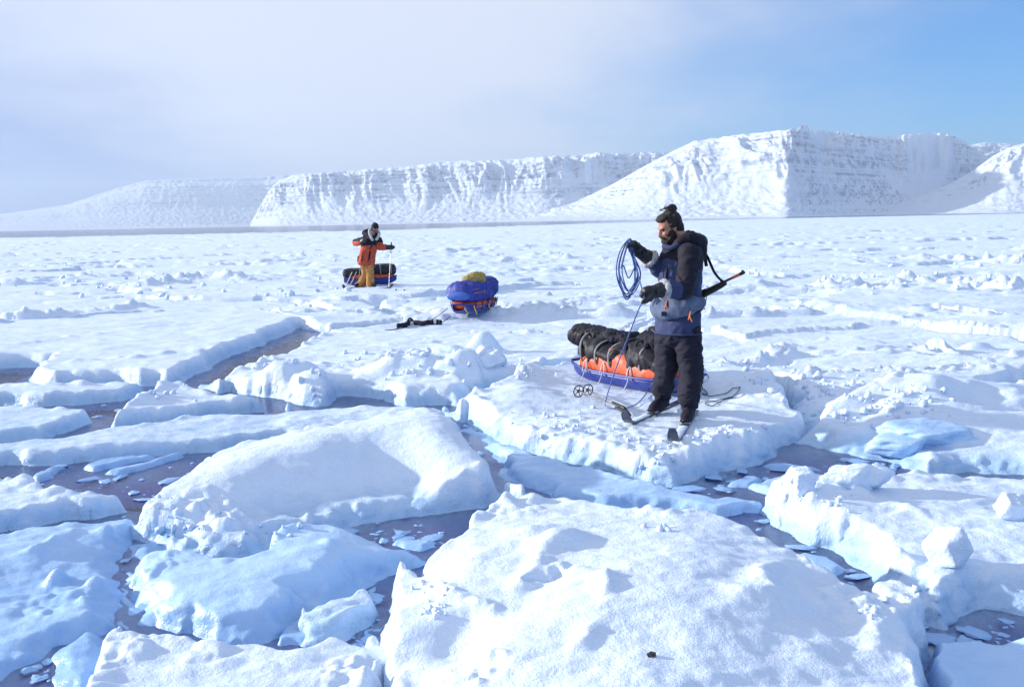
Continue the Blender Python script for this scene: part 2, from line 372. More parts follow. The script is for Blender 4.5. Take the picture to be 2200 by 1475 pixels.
def floe(label, poly, z=.2, ctrl=(), k=.003, kr=1.0, e=.09, foot=.42, rim=.05, rough=.018, warp=1.0, seed=1, feat=(), mat=None, rubble=0.0, name='ice_floe', extra=None, growth=None, zs=.55, zm=.85, grow=.03, qe=1.25, group='broken ice floes around the open leads'):
    pw = []; cp = []
    def zf(v): return (v if v <= .18 else .18 + (v - .18) * zs) * zm
    z = zf(z)
    for v in poly:
        if len(v) == 3 and v[2] > 5: q = np.array([(CM @ np.array([(v[0] - 1100) / FPX, 0.137, -1]))[0] / (CM @ np.array([(v[0] - 1100) / FPX, .137, -1]))[1] * v[2], v[2], z]); cp.append((q[0], q[1], z))
        else:
            zz = zf(v[2]) if len(v) == 3 else 0.0; q = P(v[0], v[1], zz); cp.append((q[0], q[1], zz if len(v) == 3 else z))
        pw.append((q[0], q[1]))
    for v in ctrl: q = P(v[0], v[1], zf(v[2])); cp.append((q[0], q[1], zf(v[2])))
    pa = np.array(pw); m = .12 + foot + e
    y0 = max(pa[:, 1].min() - m, .6); y1 = pa[:, 1].max() + m
    us = pa[:, 0] / pa[:, 1]; u0 = us.min() - m / y0 * .6; u1 = us.max() + m / y0 * .6
    if growth:
        ys = [y0]
        while ys[-1] < y1: ys.append(ys[-1] * (1 + growth(ys[-1])))
        ys = np.array(ys)
    else: ys = y0 * (1 + k * kr) ** np.arange(int(math.log(y1 / y0) / math.log(1 + k * kr)) + 2)
    nu = int((u1 - u0) / k) + 2; u = u0 + np.arange(nu) * k
    Y = np.repeat(ys[:, None], nu, 1); X = u[None, :] * Y; s = seed * 7
    wx = warp * (.10 * pn(X * 1.3, Y * 1.3, s) + .05 * pn(X * 4, Y * 4, s + 1) + .016 * pn(X * 11, Y * 11, s + 2) + .004 * pn(X * 27, Y * 27, s + 3))
    wy = warp * (.10 * pn(X * 1.3, Y * 1.3, s + 4) + .05 * pn(X * 4, Y * 4, s + 5) + .016 * pn(X * 11, Y * 11, s + 6) + .004 * pn(X * 27, Y * 27, s + 7))
    d = sdf(X + wx, Y + wy, pw) + (0 if growth else grow * (1 + .8 * pn(X * 1.7, Y * 1.7, s + 19)))
    top = rbf(cp, X, Y) if len(cp) < 90 and not growth else np.full(X.shape, z)
    # drifted snow: long wind ripples, soft mounds, fine crust
    top = top + rough * (1.3 * fbm(X * .9, Y * 1.5, 3, s) + .6 * fbm(X * 2.2 + Y * .8, Y * 7 - X * 1.5, 3, s + 1) + .35 * fbm(X * 9, Y * 9, 3, s + 2))
    for f in feat:
        if f[0] == 'bump':
            _, px, py, rx, ry, ang, h = f; q = P(px, py, z); ca, sa = math.cos(R(ang)), math.sin(R(ang))
            a = (X - q[0]) * ca + (Y - q[1]) * sa; b = -(X - q[0]) * sa + (Y - q[1]) * ca
            a = a + .25 * rx * pn(X * 3, Y * 3, s + 8); b = b + .25 * ry * pn(X * 3, Y * 3, s + 9)
            top = top + h * np.exp(-((a / rx) ** 2 + (b / ry) ** 2) ** 1.4)
        elif f[0] == 'ridge':
            _, ln, w, h, lum = f; l = [P(a, b, z)[:2] for a, b in ln]
            dd = polydist(X + .12 * pn(X * 3, Y * 3, s + 8), Y + .12 * pn(X * 3, Y * 3, s + 9), l)
            top = top + h * np.exp(-(dd / w) ** 2) * (1 - lum + lum * (.9 * lumps(X / w * .8, Y / w * .8, s) + .8 * lumps(X / w * 2.1, Y / w * 2.1, s + 4))) * (.35 + .9 * sm(-.4, .5, pn(X / w * .35, Y / w * .35, s + 6)))
        elif f[0] == 'cut':
            _, ln, w, dp = f; l = [P(a, b, z)[:2] for a, b in ln]
            dd = polydist(X + .18 * pn(X * 1.5, Y * 1.5, s + 8) + .05 * pn(X * 7, Y * 7, s), Y + .18 * pn(X * 1.5, Y * 1.5, s + 9) + .05 * pn(X * 7, Y * 7, s + 3), l)
            top = top - dp * sm(w, w * .55, dd) + .04 * np.exp(-((dd - w * 1.4) / (w * .6)) ** 2) * lumps(X * 4, Y * 4, s)
        elif f[0] == 'clods':
            _, px, py, r, h, fr = f; h *= .7; q = P(px, py, z); dd = np.hypot(X - q[0], Y - q[1])
            top = top + h * sm(r, r * .3, dd) * (lumps(X * fr, Y * fr, s) + .5 * lumps(X * fr * 2.3, Y * fr * 2.3, s + 1))
        elif f[0] == 'step':     # a shelf that stands proud on one side of a line
            _, ln, h = f; l = [P(a, b, z)[:2] for a, b in ln]; dd = sdf(X + wx * .6, Y + wy * .6, l); top = top + h * sm(-.01, .05, dd)
    if extra is not None: top = extra(X, Y, top, s)
    ee = e * (1 + .8 * pn(X * 2.5, Y * 2.5, s + 11)); ee = np.clip(ee, e * .25, e * 2.2)
    bk = [i for i in range(len(poly)) if len(poly[i]) == 3 and len(poly[(i + 1) % len(poly)]) == 3]
    if bk and not growth:
        db = np.minimum.reduce([polydist(X + wx, Y + wy, [pw[i], pw[(i + 1) % len(pw)]]) for i in bk]); ee = ee * (.3 + .7 * sm(0, .3, db - np.abs(d)))
    inr = np.clip(d, 0, None)
    top = top + rim * np.exp(-(inr / .14) ** 2) * (.2 + 1.1 * lumps(X * 5.5, Y * 5.5, s + 12)) * sm(-.5, .4, pn(X * .9, Y * .9, s + 13))
    if rubble: top = top + rubble * sm(-.1, .5, fbm(X * .8, Y * .8, 2, s + 14)) * (lumps(X * 2.2, Y * 2.2, s) * .7 + .4 * lumps(X * 6, Y * 6, s + 2))
    t = np.clip(d / ee, 0, 1)
    prof = 1 - (1 - t) ** qe
    Z = np.where(d > 0, -.015 + (np.maximum(top, .03) + .015) * prof, -.015 + np.clip(d, -1, 0) * np.clip(.12 + .25 * pn(X * 2.2, Y * 2.2, s), .0, 1) - .8 * np.clip(d, -1, 0) ** 2)
    # broken, clumpy sides
    Z = Z + np.where(d > 0, 4 * t * (1 - t), 0) * np.clip(top, .03, .3) * (.30 * lumps(X * 5 + Y, Y * 5, s + 17) + .10 * pn(X * 12, Y * 12, s + 18) - .10)
    # chipped, undercut sides
    side = np.where(d > 0, 1 - t, .3) * sm(-.35, -.05, d)
    hx = side * .03 * pn(X * 9 + Z * 14, Y * 9 + Z * 9, s + 15); hy = side * .03 * pn(X * 9 - Z * 11, Y * 9 + Z * 13, s + 16)
    for _ in range(0 if growth else 1):
        Z[1:-1, :] = .25 * Z[:-2, :] + .5 * Z[1:-1, :] + .25 * Z[2:, :]; Z[:, 1:-1] = .25 * Z[:, :-2] + .5 * Z[:, 1:-1] + .25 * Z[:, 2:]
    ok = d > -foot
    keep = ok[:-1, :-1] & ok[1:, :-1] & ok[:-1, 1:] & ok[1:, 1:]
    Q = grid_faces(len(ys), nu, keep)
    SURF.append((ys, u0, k, np.where(d > 0, Z, -1)))
    ctr = np.array([pa[:, 0].mean(), pa[:, 1].mean(), 0.0])
    V = np.stack([X + hx, Y + hy, Z], -1).reshape(-1, 3) - ctr
    o = bpy.data.objects.new(name, fast_mesh(name, V, Q, mat or SNOW)); C.objects.link(o); o.location = Vector(ctr)
    return o, label, group

def fl(*a, **k):
    o, label, group = floe(*a, **k)
    return tag(o, label, 'ice floe', group)

# water: a clear surface over an absorbing body, so the ice feet fade with depth
m, nt, b = newmat('lead_water'); nt.nodes.remove(b)
g = nd(nt, 'ShaderNodeNewGeometry')
nr_ = nd(nt, 'ShaderNodeTexNoise', {'Vector': g.outputs['Position'], 'Scale': 22.0, 'Detail': 4.0, 'Roughness': .65})
nb_ = nd(nt, 'ShaderNodeTexNoise', {'Vector': g.outputs['Position'], 'Scale': 2.2, 'Detail': 6.0, 'Roughness': .62})
bp = nd(nt, 'ShaderNodeBump', {'Height': nr_.outputs[0], 'Strength': .25, 'Distance': .012})
fr = nd(nt, 'ShaderNodeFresnel', {'IOR': 1.33, 'Normal': bp.outputs[0]})
tr = nd(nt, 'ShaderNodeBsdfTransparent', {'Color': (.96, .97, 1, 1)}); gl = nd(nt, 'ShaderNodeBsdfGlossy', {'Roughness': .12, 'Normal': bp.outputs[0]})
m1 = nd(nt, 'ShaderNodeMixShader', {0: fr.outputs[0], 1: tr.outputs[0], 2: gl.outputs[0]})
df = nd(nt, 'ShaderNodeBsdfDiffuse', {'Color': (.13, .12, .34, 1), 'Normal': bp.outputs[0]})      # skin of grease ice
sl = nd(nt, 'ShaderNodeMapRange', {0: nb_.outputs[0], 1: .40, 2: .72, 3: .04, 4: .50}); s2_ = nd(nt, 'ShaderNodeMapRange', {0: nr_.outputs[0], 1: .3, 2: .7, 3: .45, 4: 1.0})
sm_ = nd(nt, 'ShaderNodeMath', {0: sl.outputs[0], 1: s2_.outputs[0]}, operation='MULTIPLY')
m2 = nd(nt, 'ShaderNodeMixShader', {0: sm_.outputs[0], 1: m1.outputs[0], 2: df.outputs[0]})
va = nd(nt, 'ShaderNodeVolumeAbsorption', {'Color': (.48, .56, .82, 1), 'Density': 3.2})
out = nt.nodes['Material Output']; nt.links.new(m2.outputs[0], out.inputs['Surface']); nt.links.new(va.outputs[0], out.inputs['Volume'])
WATER = m
DEEP = hard('deep_water', (.014, .012, .05), .9)
add('water', box((0, 8500, -.45), (34000, 17600, .9)), WATER, origin=(0, 0, 0), smooth=False)['kind'] = 'structure'
add('deep_water', box((0, 8500, -1.4), (34000, 17600, .9)), DEEP, origin=(0, 0, 0), smooth=False)['kind'] = 'structure'

# ------------------------------------------------------------------ mountains across the fjord
def mountain_mat(name, bands, rock=(.10, .14, .25)):
    m, nt, b = newmat(name)
    g = nd(nt, 'ShaderNodeNewGeometry'); sp = nd(nt, 'ShaderNodeSeparateXYZ', {0: g.outputs['Position']})
    nz = nd(nt, 'ShaderNodeSeparateXYZ', {0: g.outputs['True Normal']})
    n = nd(nt, 'ShaderNodeTexNoise', {'Vector': g.outputs['Position'], 'Scale': .016, 'Detail': 8.0, 'Roughness': .65})
    big = nd(nt, 'ShaderNodeTexNoise', {'Vector': g.outputs['Position'], 'Scale': .0016, 'Detail': 3.0})
    wv = nd(nt, 'ShaderNodeMath', {0: n.outputs[0], 1: 14.0, 2: sp.outputs[2]}, operation='MULTIPLY_ADD')
    cz = nd(nt, 'ShaderNodeCombineXYZ', {2: wv.outputs[0]})
    st = nd(nt, 'ShaderNodeTexNoise', {'Vector': cz.outputs[0], 'Scale': bands, 'Detail': 3.0, 'Roughness': .7})
    a = nd(nt, 'ShaderNodeMapRange', {0: st.outputs[0], 1: .42, 2: .53})
    steep = nd(nt, 'ShaderNodeMapRange', {0: nz.outputs[2], 1: .76, 2: .58})
    c = nd(nt, 'ShaderNodeMapRange', {0: big.outputs[0], 1: .40, 2: .52}); c2 = nd(nt, 'ShaderNodeMapRange', {0: n.outputs[0], 1: .42, 2: .58})
    f = nd(nt, 'ShaderNodeMath', {0: a.outputs[0], 1: steep.outputs[0]}, operation='MULTIPLY'); f = nd(nt, 'ShaderNodeMath', {0: f.outputs[0], 1: c.outputs[0]}, operation='MULTIPLY'); f = nd(nt, 'ShaderNodeMath', {0: f.outputs[0], 1: c2.outputs[0]}, operation='MULTIPLY')
    mx = nd(nt, 'ShaderNodeMix', {0: f.outputs[0], 6: (.70, .78, .90, 1), 7: rock + (1,)}, data_type='RGBA')
    nt.links.new(mx.outputs[2], b.inputs['Base Color']); b.inputs['Roughness'].default_value = .8; b.inputs['Specular IOR Level'].default_value = .1
    bpn = nd(nt, 'ShaderNodeBump', {'Height': n.outputs[0], 'Strength': .5, 'Distance': 25.0}); nt.links.new(bpn.outputs[0], b.inputs['Normal'])
    return m
MOUNT = mountain_mat('mountain_snow', .022)
def uaz(px): v = ray(px, 476 + (1100 - px) * .0185); return v[0] / v[1]
def hor(px): return 476 + (1100 - px) * .0185
def mountain(name, label, knots, seed, depth=1000, gully=(1 / 120., .16, .5), step=2.4, back=.8, prof=None, shelf=0):
    """knots: (px, skyline y, distance of the foot in metres)"""
    kn = np.array(knots, float); px = np.arange(kn[0, 0], kn[-1, 0] + 1, step)
    ty = np.interp(px, kn[:, 0], kn[:, 1]); D = np.interp(px, kn[:, 0], kn[:, 2])
    for _ in range(12):
        ty[1:-1] = .25 * ty[:-2] + .5 * ty[1:-1] + .25 * ty[2:]; D[1:-1] = .25 * D[:-2] + .5 * D[1:-1] + .25 * D[2:]
    u = np.array([uaz(p) for p in px]); hz = np.array([hor(p) for p in px])
    H = np.maximum((hz - ty) / FPX * (D + depth * .95), 2)
    t = np.concatenate([np.linspace(0, 1, 240), np.linspace(1, 1 + back, 16)[1:]]); T = np.repeat(t[:, None], len(px), 1)
    S = np.repeat((u * D)[None, :], len(t), 0)
    fr, amp, sl = gully
    def g(x, s, tv=.7): return 1 - 2 * np.abs(pn(x, T * tv + 3, s))
    x0 = S * fr + T * sl + .6 * pn(S * fr * .5, T * 1.6, seed + 15) * sm(0, .5, 1 - T) + .12 * pn(S * fr * 2, T * 5, seed + 16)
    gl_ = .85 * g(x0 * .30, seed, .9) + .55 * g(x0 * .8 + .4, seed + 2, 2.2) + .34 * g(x0 * 1.9 - T, seed + 4, 4.0) + .20 * g(x0 * 4.3 + T, seed + 6, 7.0) + .10 * g(x0 * 9, seed + 7, 12.0)
    gl_ += .25 * (.5 + fbm(S * fr * .3, T * .5, 2, seed + 9))
    wgt = np.sin(np.clip(T, 0, 1) * math.pi) ** .7 * (.3 + .7 * sm(.05, .6, T)) * (T < 1)
    wgt = wgt * (.30 + .70 * sm(.42, .72, T)) * (.55 + .9 * np.clip(.5 + pn(S * fr * .37, T * .4, seed + 20), 0, 1.2))
    tt = T + amp * gl_ * wgt - amp * .25 * wgt
    pr = prof or [(0, 0), (.1, .03), (.3, .15), (.5, .34), (.66, .54), (.78, .73), (.80, .735), (.90, .94), (.915, .945), (.97, 1), (1, 1), (3, 1)]
    pr = np.array(pr); Z = np.interp(np.clip(tt, 0, 3), pr[:, 0], pr[:, 1]) * H[None, :]
    zz = Z + 16 * fbm(S * .0016, T * .8, 3, seed + 30); lam = 46.0; band = sm(.30, .48, Z / H[None, :]) * sm(1.0, .90, Z / H[None, :]) * (.55 + .8 * pn(S * .0035, T * 2, seed + 31))
    Z = Z + np.clip(band, 0, 1) * (lam / 6.2832 * .95 * np.sin(zz * 6.2832 / lam) + 3.5 * np.sin(zz * 6.2832 / 19.0))
    Z = Z + H[None, :] * .012 * fbm(S * .02, T * 18, 3, seed + 12) * (T > .05) * (T < .95)
    Z = np.where(T > 1, Z - (T - 1) * 20, Z); Z[0] = -8
    Y = D[None, :] + T * depth; X = u[None, :] * Y
    Q = grid_faces(len(t), len(px), np.ones((len(t) - 1, len(px) - 1), bool))
    ctr = np.array([X.mean(), Y.mean(), 0]); V = np.stack([X, Y, Z], -1).reshape(-1, 3) - ctr
    o = bpy.data.objects.new(name, fast_mesh(name, V, Q, MOUNT)); C.objects.link(o); o.location = Vector(ctr)
    o['kind'] = 'structure'; o['label'] = label
    return o
mountain('far_mountain', 'pale hazy tableland sloping down to the left end of the fjord', [(-700, 470, 12750), (-200, 478, 12500), (20, 458, 12250), (150, 440, 12250), (260, 405, 12250), (320, 390, 12250), (420, 386, 12250), (560, 384, 12375), (660, 374, 12375), (740, 373, 12500), (1000, 370, 12875)], 3, 1500, (1 / 300., .03, .3), prof=[(0, 0), (.2, .06), (.5, .4), (.8, .85), (.9, .93), (.93, .99), (1, 1), (3, 1)])
mountain('cliff_mountain', 'long flat-topped mountain with gullied snowy cliffs', [(538, 480, 7900), (550, 462, 7750), (575, 420, 7500), (600, 392, 7300), (640, 377, 7200), (760, 370, 7000), (900, 358, 6900), (960, 350, 6850), (1060, 348, 6750), (1160, 341, 6600), (1280, 334, 6700), (1400, 331, 6900), (1520, 330, 7300), (1620, 332, 7600)], 21, 1250, (1 / 120., .115, .8))
mountain('table_mountain', 'big table mountain with a lit left flank and a shaded right flank', [(960, 480, 6900), (1060, 468, 6500), (1150, 455, 6100), (1230, 437, 5900), (1310, 400, 5750), (1380, 362, 5600), (1450, 325, 5500), (1490, 308, 5450), (1560, 300, 5350), (1640, 292, 5200), (1692, 286, 5050), (1740, 285, 5400), (1800, 292, 5750), (1900, 297, 6300), (1990, 294, 6800), (2040, 297, 7100), (2090, 325, 7350), (2130, 350, 7500), (2200, 370, 7700), (2300, 380, 7900)], 40, 1350, (1 / 200., .14, 1.6))
mountain('right_hill', 'shaded snowy hill rising at the right end of the fjord', [(1860, 455, 6000), (1950, 430, 5700), (2020, 405, 5500), (2080, 372, 5300), (2130, 335, 5200), (2165, 318, 5150), (2240, 300, 5100), (2400, 285, 5000), (2800, 280, 4900)], 60, 1300, (1 / 200., .13, .8))
mountain('back_mountain', 'distant low snowy summit behind the table mountain', [(1900, 350, 9500), (2040, 322, 9300), (2110, 309, 9200), (2170, 314, 9200), (2300, 318, 9300), (2700, 330, 9500)], 77, 1200, (1 / 300., .1, .4))

# ------------------------------------------------------------------ pack ice reaching out to the open water
def packtop(X, Y, top, s):
    xw = X + 1.1 * fbm(X * .3, Y * .3, 4, s); yw = Y + .9 * fbm(X * .3, Y * .3, 4, s + 4)
    f1, f2, i = worley(xw / 9.5, yw / 5.2, 3); bd = f2 - f1
    top = top + (i - .5) * .15 + .05 * fbm(X * .22, Y * .5, 3, s + 1)                 # plates at different freeboard, drifted over
    top = top + .012 * fbm(X * .7 - Y * .4, Y * 2.0, 3, s + 21)
    kindm = pn(X * .07, Y * .09, s + 2)
    rid = sm(.12, .4, kindm)
    top = top + np.exp(-(bd / .05) ** 2) * rid * (.04 + .20 * lumps(X * 1.2, Y * 1.2, s + 5))
    top = top - .36 * sm(.05, .028, bd) * sm(.10, -.08, kindm) * sm(-.25, .1, pn(X * .11, Y * .12, s + 8))
    g1, g2, j = worley(xw / 3.4 + 5, yw / 2.2, 9)                                     # smaller broken plates in patches
    pat = sm(.1, .45, fbm(X * .035, Y * .07, 3, s + 9))
    top = top + pat * ((j - .5) * .10 + .07 * np.exp(-((g2 - g1) / .08) ** 2) * lumps(X * 2.1, Y * 2.1, s + 10) * (j > .35))
    rb = sm(.35, .75, fbm(X * .045, Y * .09, 3, s + 12)) * (.4 + .6 * sm(18, 45, Y))
    top = top + rb * (.12 * lumps(X * .75, Y * 1.1, s + 10) + .07 * lumps(X * 1.9, Y * 1.9, s + 11))
    far = sm(40, 160, Y)
    top = top + far * (.13 * lumps(X * .2, Y * .4, s + 17) * sm(0, .4, fbm(X * .03, Y * .06, 2, s + 18)) + .10 * lumps(X * .12, Y * .25, s + 19))
    return top
o, lb, gp = floe('x', [(-900, 716, .26), (-500, 712, .26), (0, 695, .26), (300, 672, .26), (560, 670, .26), (692, 694, .26), (762, 738, .26), (900, 738, .26), (1100, 732, .26), (1240, 730, .26), (1290, 790, .26), (1550, 805, .26), (1640, 805, .26), (1690, 818, .26), (1712, 832, .26), (2000, 838, .26), (2075, 848, .26), (2180, 802, .26), (2650, 770, .26),
    (3000, 460, 900.), (2600, 460, 1200.), (2000, 460, 1050.), (1700, 460, 880.), (1500, 460, 690.), (1300, 460, 500.), (1100, 480, 345.), (800, 490, 252.), (540, 500, 240.), (0, 513, 230.), (-500, 520, 215.), (-1100, 520, 200.)],
    z=.26, k=.0032, growth=lambda y: .0042 + .009 * min(y / 120., 1.0), e=.12, seed=5, rim=.04, rough=.016, mat=PACK, name='pack_ice', extra=packtop,
    feat=[('cut', [(560, 644), (640, 650), (700, 664), (780, 668), (838, 667)], .16, .34), ('cut', [(290, 640), (370, 645), (410, 646)], .2, .4), ('cut', [(1990, 668), (2080, 673), (2230, 683)], .22, .45), ('cut', [(1640, 664), (1740, 668)], .1, .2),
          ('ridge', [(1560, 655), (1650, 650), (1720, 657), (1800, 668)], .35, .12, .6), ('ridge', [(0, 690), (160, 678), (300, 664)], .3, .14, .7), ('cut', [(-40, 788), (40, 786)], .2, .3), ('cut', [(1880, 752), (1960, 748), (2020, 752)], .08, .16), ('bump', 2010, 748, .22, .16, 0, .14), ('bump', 2100, 742, .25, .16, 0, .12),
          ('ridge', [(1500, 790), (1570, 785), (1640, 770), (1700, 745)], .16, .16, .5), ('ridge', [(1720, 815), (1820, 802), (1900, 806), (2040, 802)], .18, .10, .8), ('cut', [(1690, 812), (1850, 806), (2000, 800), (2080, 796)], .05, .10),
          ('clods', 900, 668, 1.6, .05, 3.), ('clods', 560, 690, 1.3, .06, 3.), ('bump', 940, 645, 1.2, .4, 0, .05), ('cut', [(1085, 668), (1180, 657), (1300, 648), (1420, 634), (1600, 622)], .08, .05), ('cut', [(1085, 674), (1190, 662), (1310, 652), (1440, 638), (1600, 626)], .08, .05), ('cut', [(1250, 752), (1310, 712), (1400, 672), (1500, 645)], .06, .05), ('cut', [(1275, 756), (1335, 716), (1420, 676), (1520, 648)], .06, .05), ('cut', [(860, 622), (960, 632), (1040, 628)], .08, .03), ('cut', [(700, 622), (560, 628), (420, 628)], .08, .04), ('cut', [(760, 612), (640, 600), (500, 596)], .09, .04), ('ridge', [(200, 625), (330, 615), (450, 600), (540, 607)], .6, .24, .9), ('ridge', [(20, 610), (120, 602), (220, 592)], .7, .24, .9), ('ridge', [(1800, 612), (1950, 600), (2080, 606), (2180, 622)], .6, .26, .9), ('ridge', [(1880, 560), (2050, 556), (2200, 566)], .9, .22, .9)])
tag(o, 'wide sheet of rubbly snow-covered pack ice reaching to the open water', kind='structure')

# ------------------------------------------------------------------ floes, each traced at its own place on the water
fl('wide smooth snow plate behind the diagonal lead on the left', [(-420, 720, .28), (0, 690, .28), (280, 655, .3), (560, 660, .3), (685, 684, .3), (650, 702), (575, 738), (480, 770), (440, 802), (375, 832), (240, 828), (90, 830), (55, 818), (100, 790), (-420, 805)],
   z=.28, k=.003, kr=1.2, e=.12, seed=2, grow=-.03, foot=.22, rim=.07, rough=.02, ctrl=[(300, 730, .27), (500, 745, .33), (600, 705, .36), (150, 800, .26), (330, 800, .33), (420, 790, .36)],
   feat=[('ridge', [(60, 735), (200, 718), (330, 700), (520, 685)], .12, .05, .7), ('ridge', [(160, 775), (300, 765), (470, 752)], .09, .06, .3), ('ridge', [(380, 812), (440, 785), (480, 755)], .16, .10, .7)])
fl('narrow floe tucked under the smooth plate at the left edge', [(-420, 820, .2), (100, 826, .24), (330, 816, .24), (368, 826, .28), (330, 845), (275, 860), (150, 872), (0, 872), (-420, 885)], z=.2, k=.0028, e=.10, seed=3, grow=-.03, foot=.22, zm=0.7, rim=.07, rough=.015)
fl('small flat floe at the left edge between two leads', [(-420, 888, .15), (0, 874, .18), (110, 872, .18), (190, 870, .22), (212, 884), (200, 908), (110, 942), (0, 952), (-420, 970)], z=.17, k=.0028, e=.09, seed=4, grow=-.03, foot=.22, zm=0.7, rim=.06, rough=.016)
fl('wedge-shaped floe with a crumbly left corner beside the lead', [(203, 918), (222, 888, .22), (270, 858, .30), (330, 828, .32), (382, 816, .33), (440, 836, .2), (560, 850, .2), (632, 862, .18), (642, 880), (500, 894), (330, 914), (215, 928)],
   z=.18, k=.0027, e=.08, seed=6, grow=-.03, foot=.22, rim=.10, rough=.02, ctrl=[(330, 860, .26), (300, 880, .25), (480, 865, .19)], feat=[('clods', 290, 865, .5, .08, 4.), ('ridge', [(420, 845), (520, 855), (620, 865)], .1, .05, .7)])
fl('long flat snow-covered floe behind the open pool on the left', [(-420, 975, .15), (0, 950, .18), (120, 937, .2), (210, 922, .2), (420, 892, .22), (640, 880, .22), (760, 870, .25), (880, 874, .25), (955, 882, .3), (950, 915, .25), (700, 965), (590, 952), (450, 976), (300, 987), (100, 997), (0, 1002), (-420, 1020)],
   z=.2, k=.0027, e=.07, seed=7, grow=-.03, foot=.22, zm=.6, rim=.03, rough=.018, feat=[('ridge', [(640, 905), (760, 890), (880, 885)], .16, .06, .5)])
fl('rubble-strewn floe in the middle behind the big tilted slab', [(446, 828), (464, 812, .26), (532, 790, .24), (616, 756, .24), (706, 712, .26), (950, 712, .28), (1230, 724, .28), (1260, 762, .28), (1130, 790, .3), (1040, 838), (975, 872), (930, 868), (860, 872), (800, 852), (740, 850), (690, 872), (640, 866), (560, 850), (470, 838)],
   z=.27, k=.0026, e=.13, seed=8, rim=.08, rough=.022, ctrl=[(600, 770, .28), (800, 750, .30), (900, 790, .36), (1050, 760, .34)],
   feat=[('bump', 600, 815, .42, .22, 20, .20), ('bump', 690, 822, .45, .2, 15, .16), ('bump', 870, 800, .5, .28, -10, .18), ('bump', 1000, 800, .42, .3, -30, .20), ('bump', 1040, 758, .22, .16, 0, .26), ('bump', 960, 765, .3, .2, 0, .12), ('clods', 640, 800, .9, .09, 3.5), ('clods', 960, 790, 1.1, .10, 3.2), ('clods', 800, 780, .8, .03, 5.), ('cut', [(842, 752), (828, 765), (836, 780)], .035, .04), ('cut', [(860, 752), (846, 765), (854, 780)], .035, .04), ('cut', [(878, 752), (864, 765), (872, 780)], .035, .04), ('cut', [(896, 752), (882, 765), (890, 780)], .035, .04), ('cut', [(914, 752), (900, 765), (908, 780)], .035, .04), ('ridge', [(800, 742), (960, 736), (1120, 736)], .10, .05, .8), ('ridge', [(460, 800), (540, 795), (600, 780)], .25, .10, .8)])
fl('snowy floe carrying the standing man and the loaded sled', [(958, 880), (985, 862, .30), (1040, 840, .40), (1085, 790, .62), (1110, 780, .60), (1180, 785, .42), (1260, 772, .32), (1380, 758, .30), (1540, 778, .34), (1640, 795, .40), (1690, 830, .36), (1700, 875, .30), (1722, 925), (1716, 948), (1640, 985), (1535, 1024), (1432, 1044), (1375, 1034), (1290, 1006), (1200, 995), (1130, 965), (1060, 935)],
   z=.24, k=.0024, e=.16, seed=9, zs=.8, zm=.76, qe=1.6, rim=.05, rough=.02, ctrl=[(1110, 830, .50), (1180, 830, .36), (1050, 880, .34), (1250, 860, .30), (1400, 850, .29), (1480, 905, .29), (1420, 890, .29), (1350, 910, .28), (1450, 955, .27), (1300, 930, .27), (1200, 930, .27), (1550, 860, .30), (1620, 840, .42), (1660, 815, .45), (1590, 870, .34), (1640, 900, .24), (1680, 900, .22), (1560, 930, .28), (1430, 1005, .24)],
   feat=[('clods', 1250, 930, .8, .035, 9.), ('clods', 1500, 960, .55, .06, 6.), ('clods', 1330, 980, .6, .05, 7.), ('clods', 1560, 945, .5, .07, 5.), ('clods', 1100, 800, .5, .09, 4.), ('ridge', [(1560, 862), (1620, 840), (1665, 815)], .10, .06, .4), ('clods', 1000, 868, .3, .14, 4.5), ('clods', 1650, 860, .5, .06, 5.)])
fl('hummocky floe filling the right side beyond the curved lead', [(1700, 860), (1712, 826, .25), (1800, 805, .28), (2000, 836, .25), (2078, 852, .25), (2180, 815, .25), (2650, 800, .25), (2650, 1040), (2200, 1024), (1990, 1022), (1940, 1002), (1860, 978), (1725, 955), (1728, 920), (1706, 885)],
   z=.16, k=.0028, e=.22, seed=10, foot=.5, rim=.05, rough=.025, mat=SNOWD, ctrl=[(1850, 850, .30), (1960, 880, .42), (2100, 880, .40), (1900, 950, .14), (2100, 990, .12), (1780, 920, .2), (2000, 930, .24)],
   feat=[('bump', 1950, 885, .55, .4, 10, .20), ('bump', 2110, 875, .7, .4, 0, .16), ('bump', 1800, 900, .3, .16, 20, .12), ('ridge', [(1720, 835), (1800, 822), (1890, 835), (1960, 848)], .22, .14, .8), ('clods', 1800, 870, .8, .07, 3.5), ('ridge', [(1830, 890), (1900, 878), (1930, 860)], .12, .10, .5)])
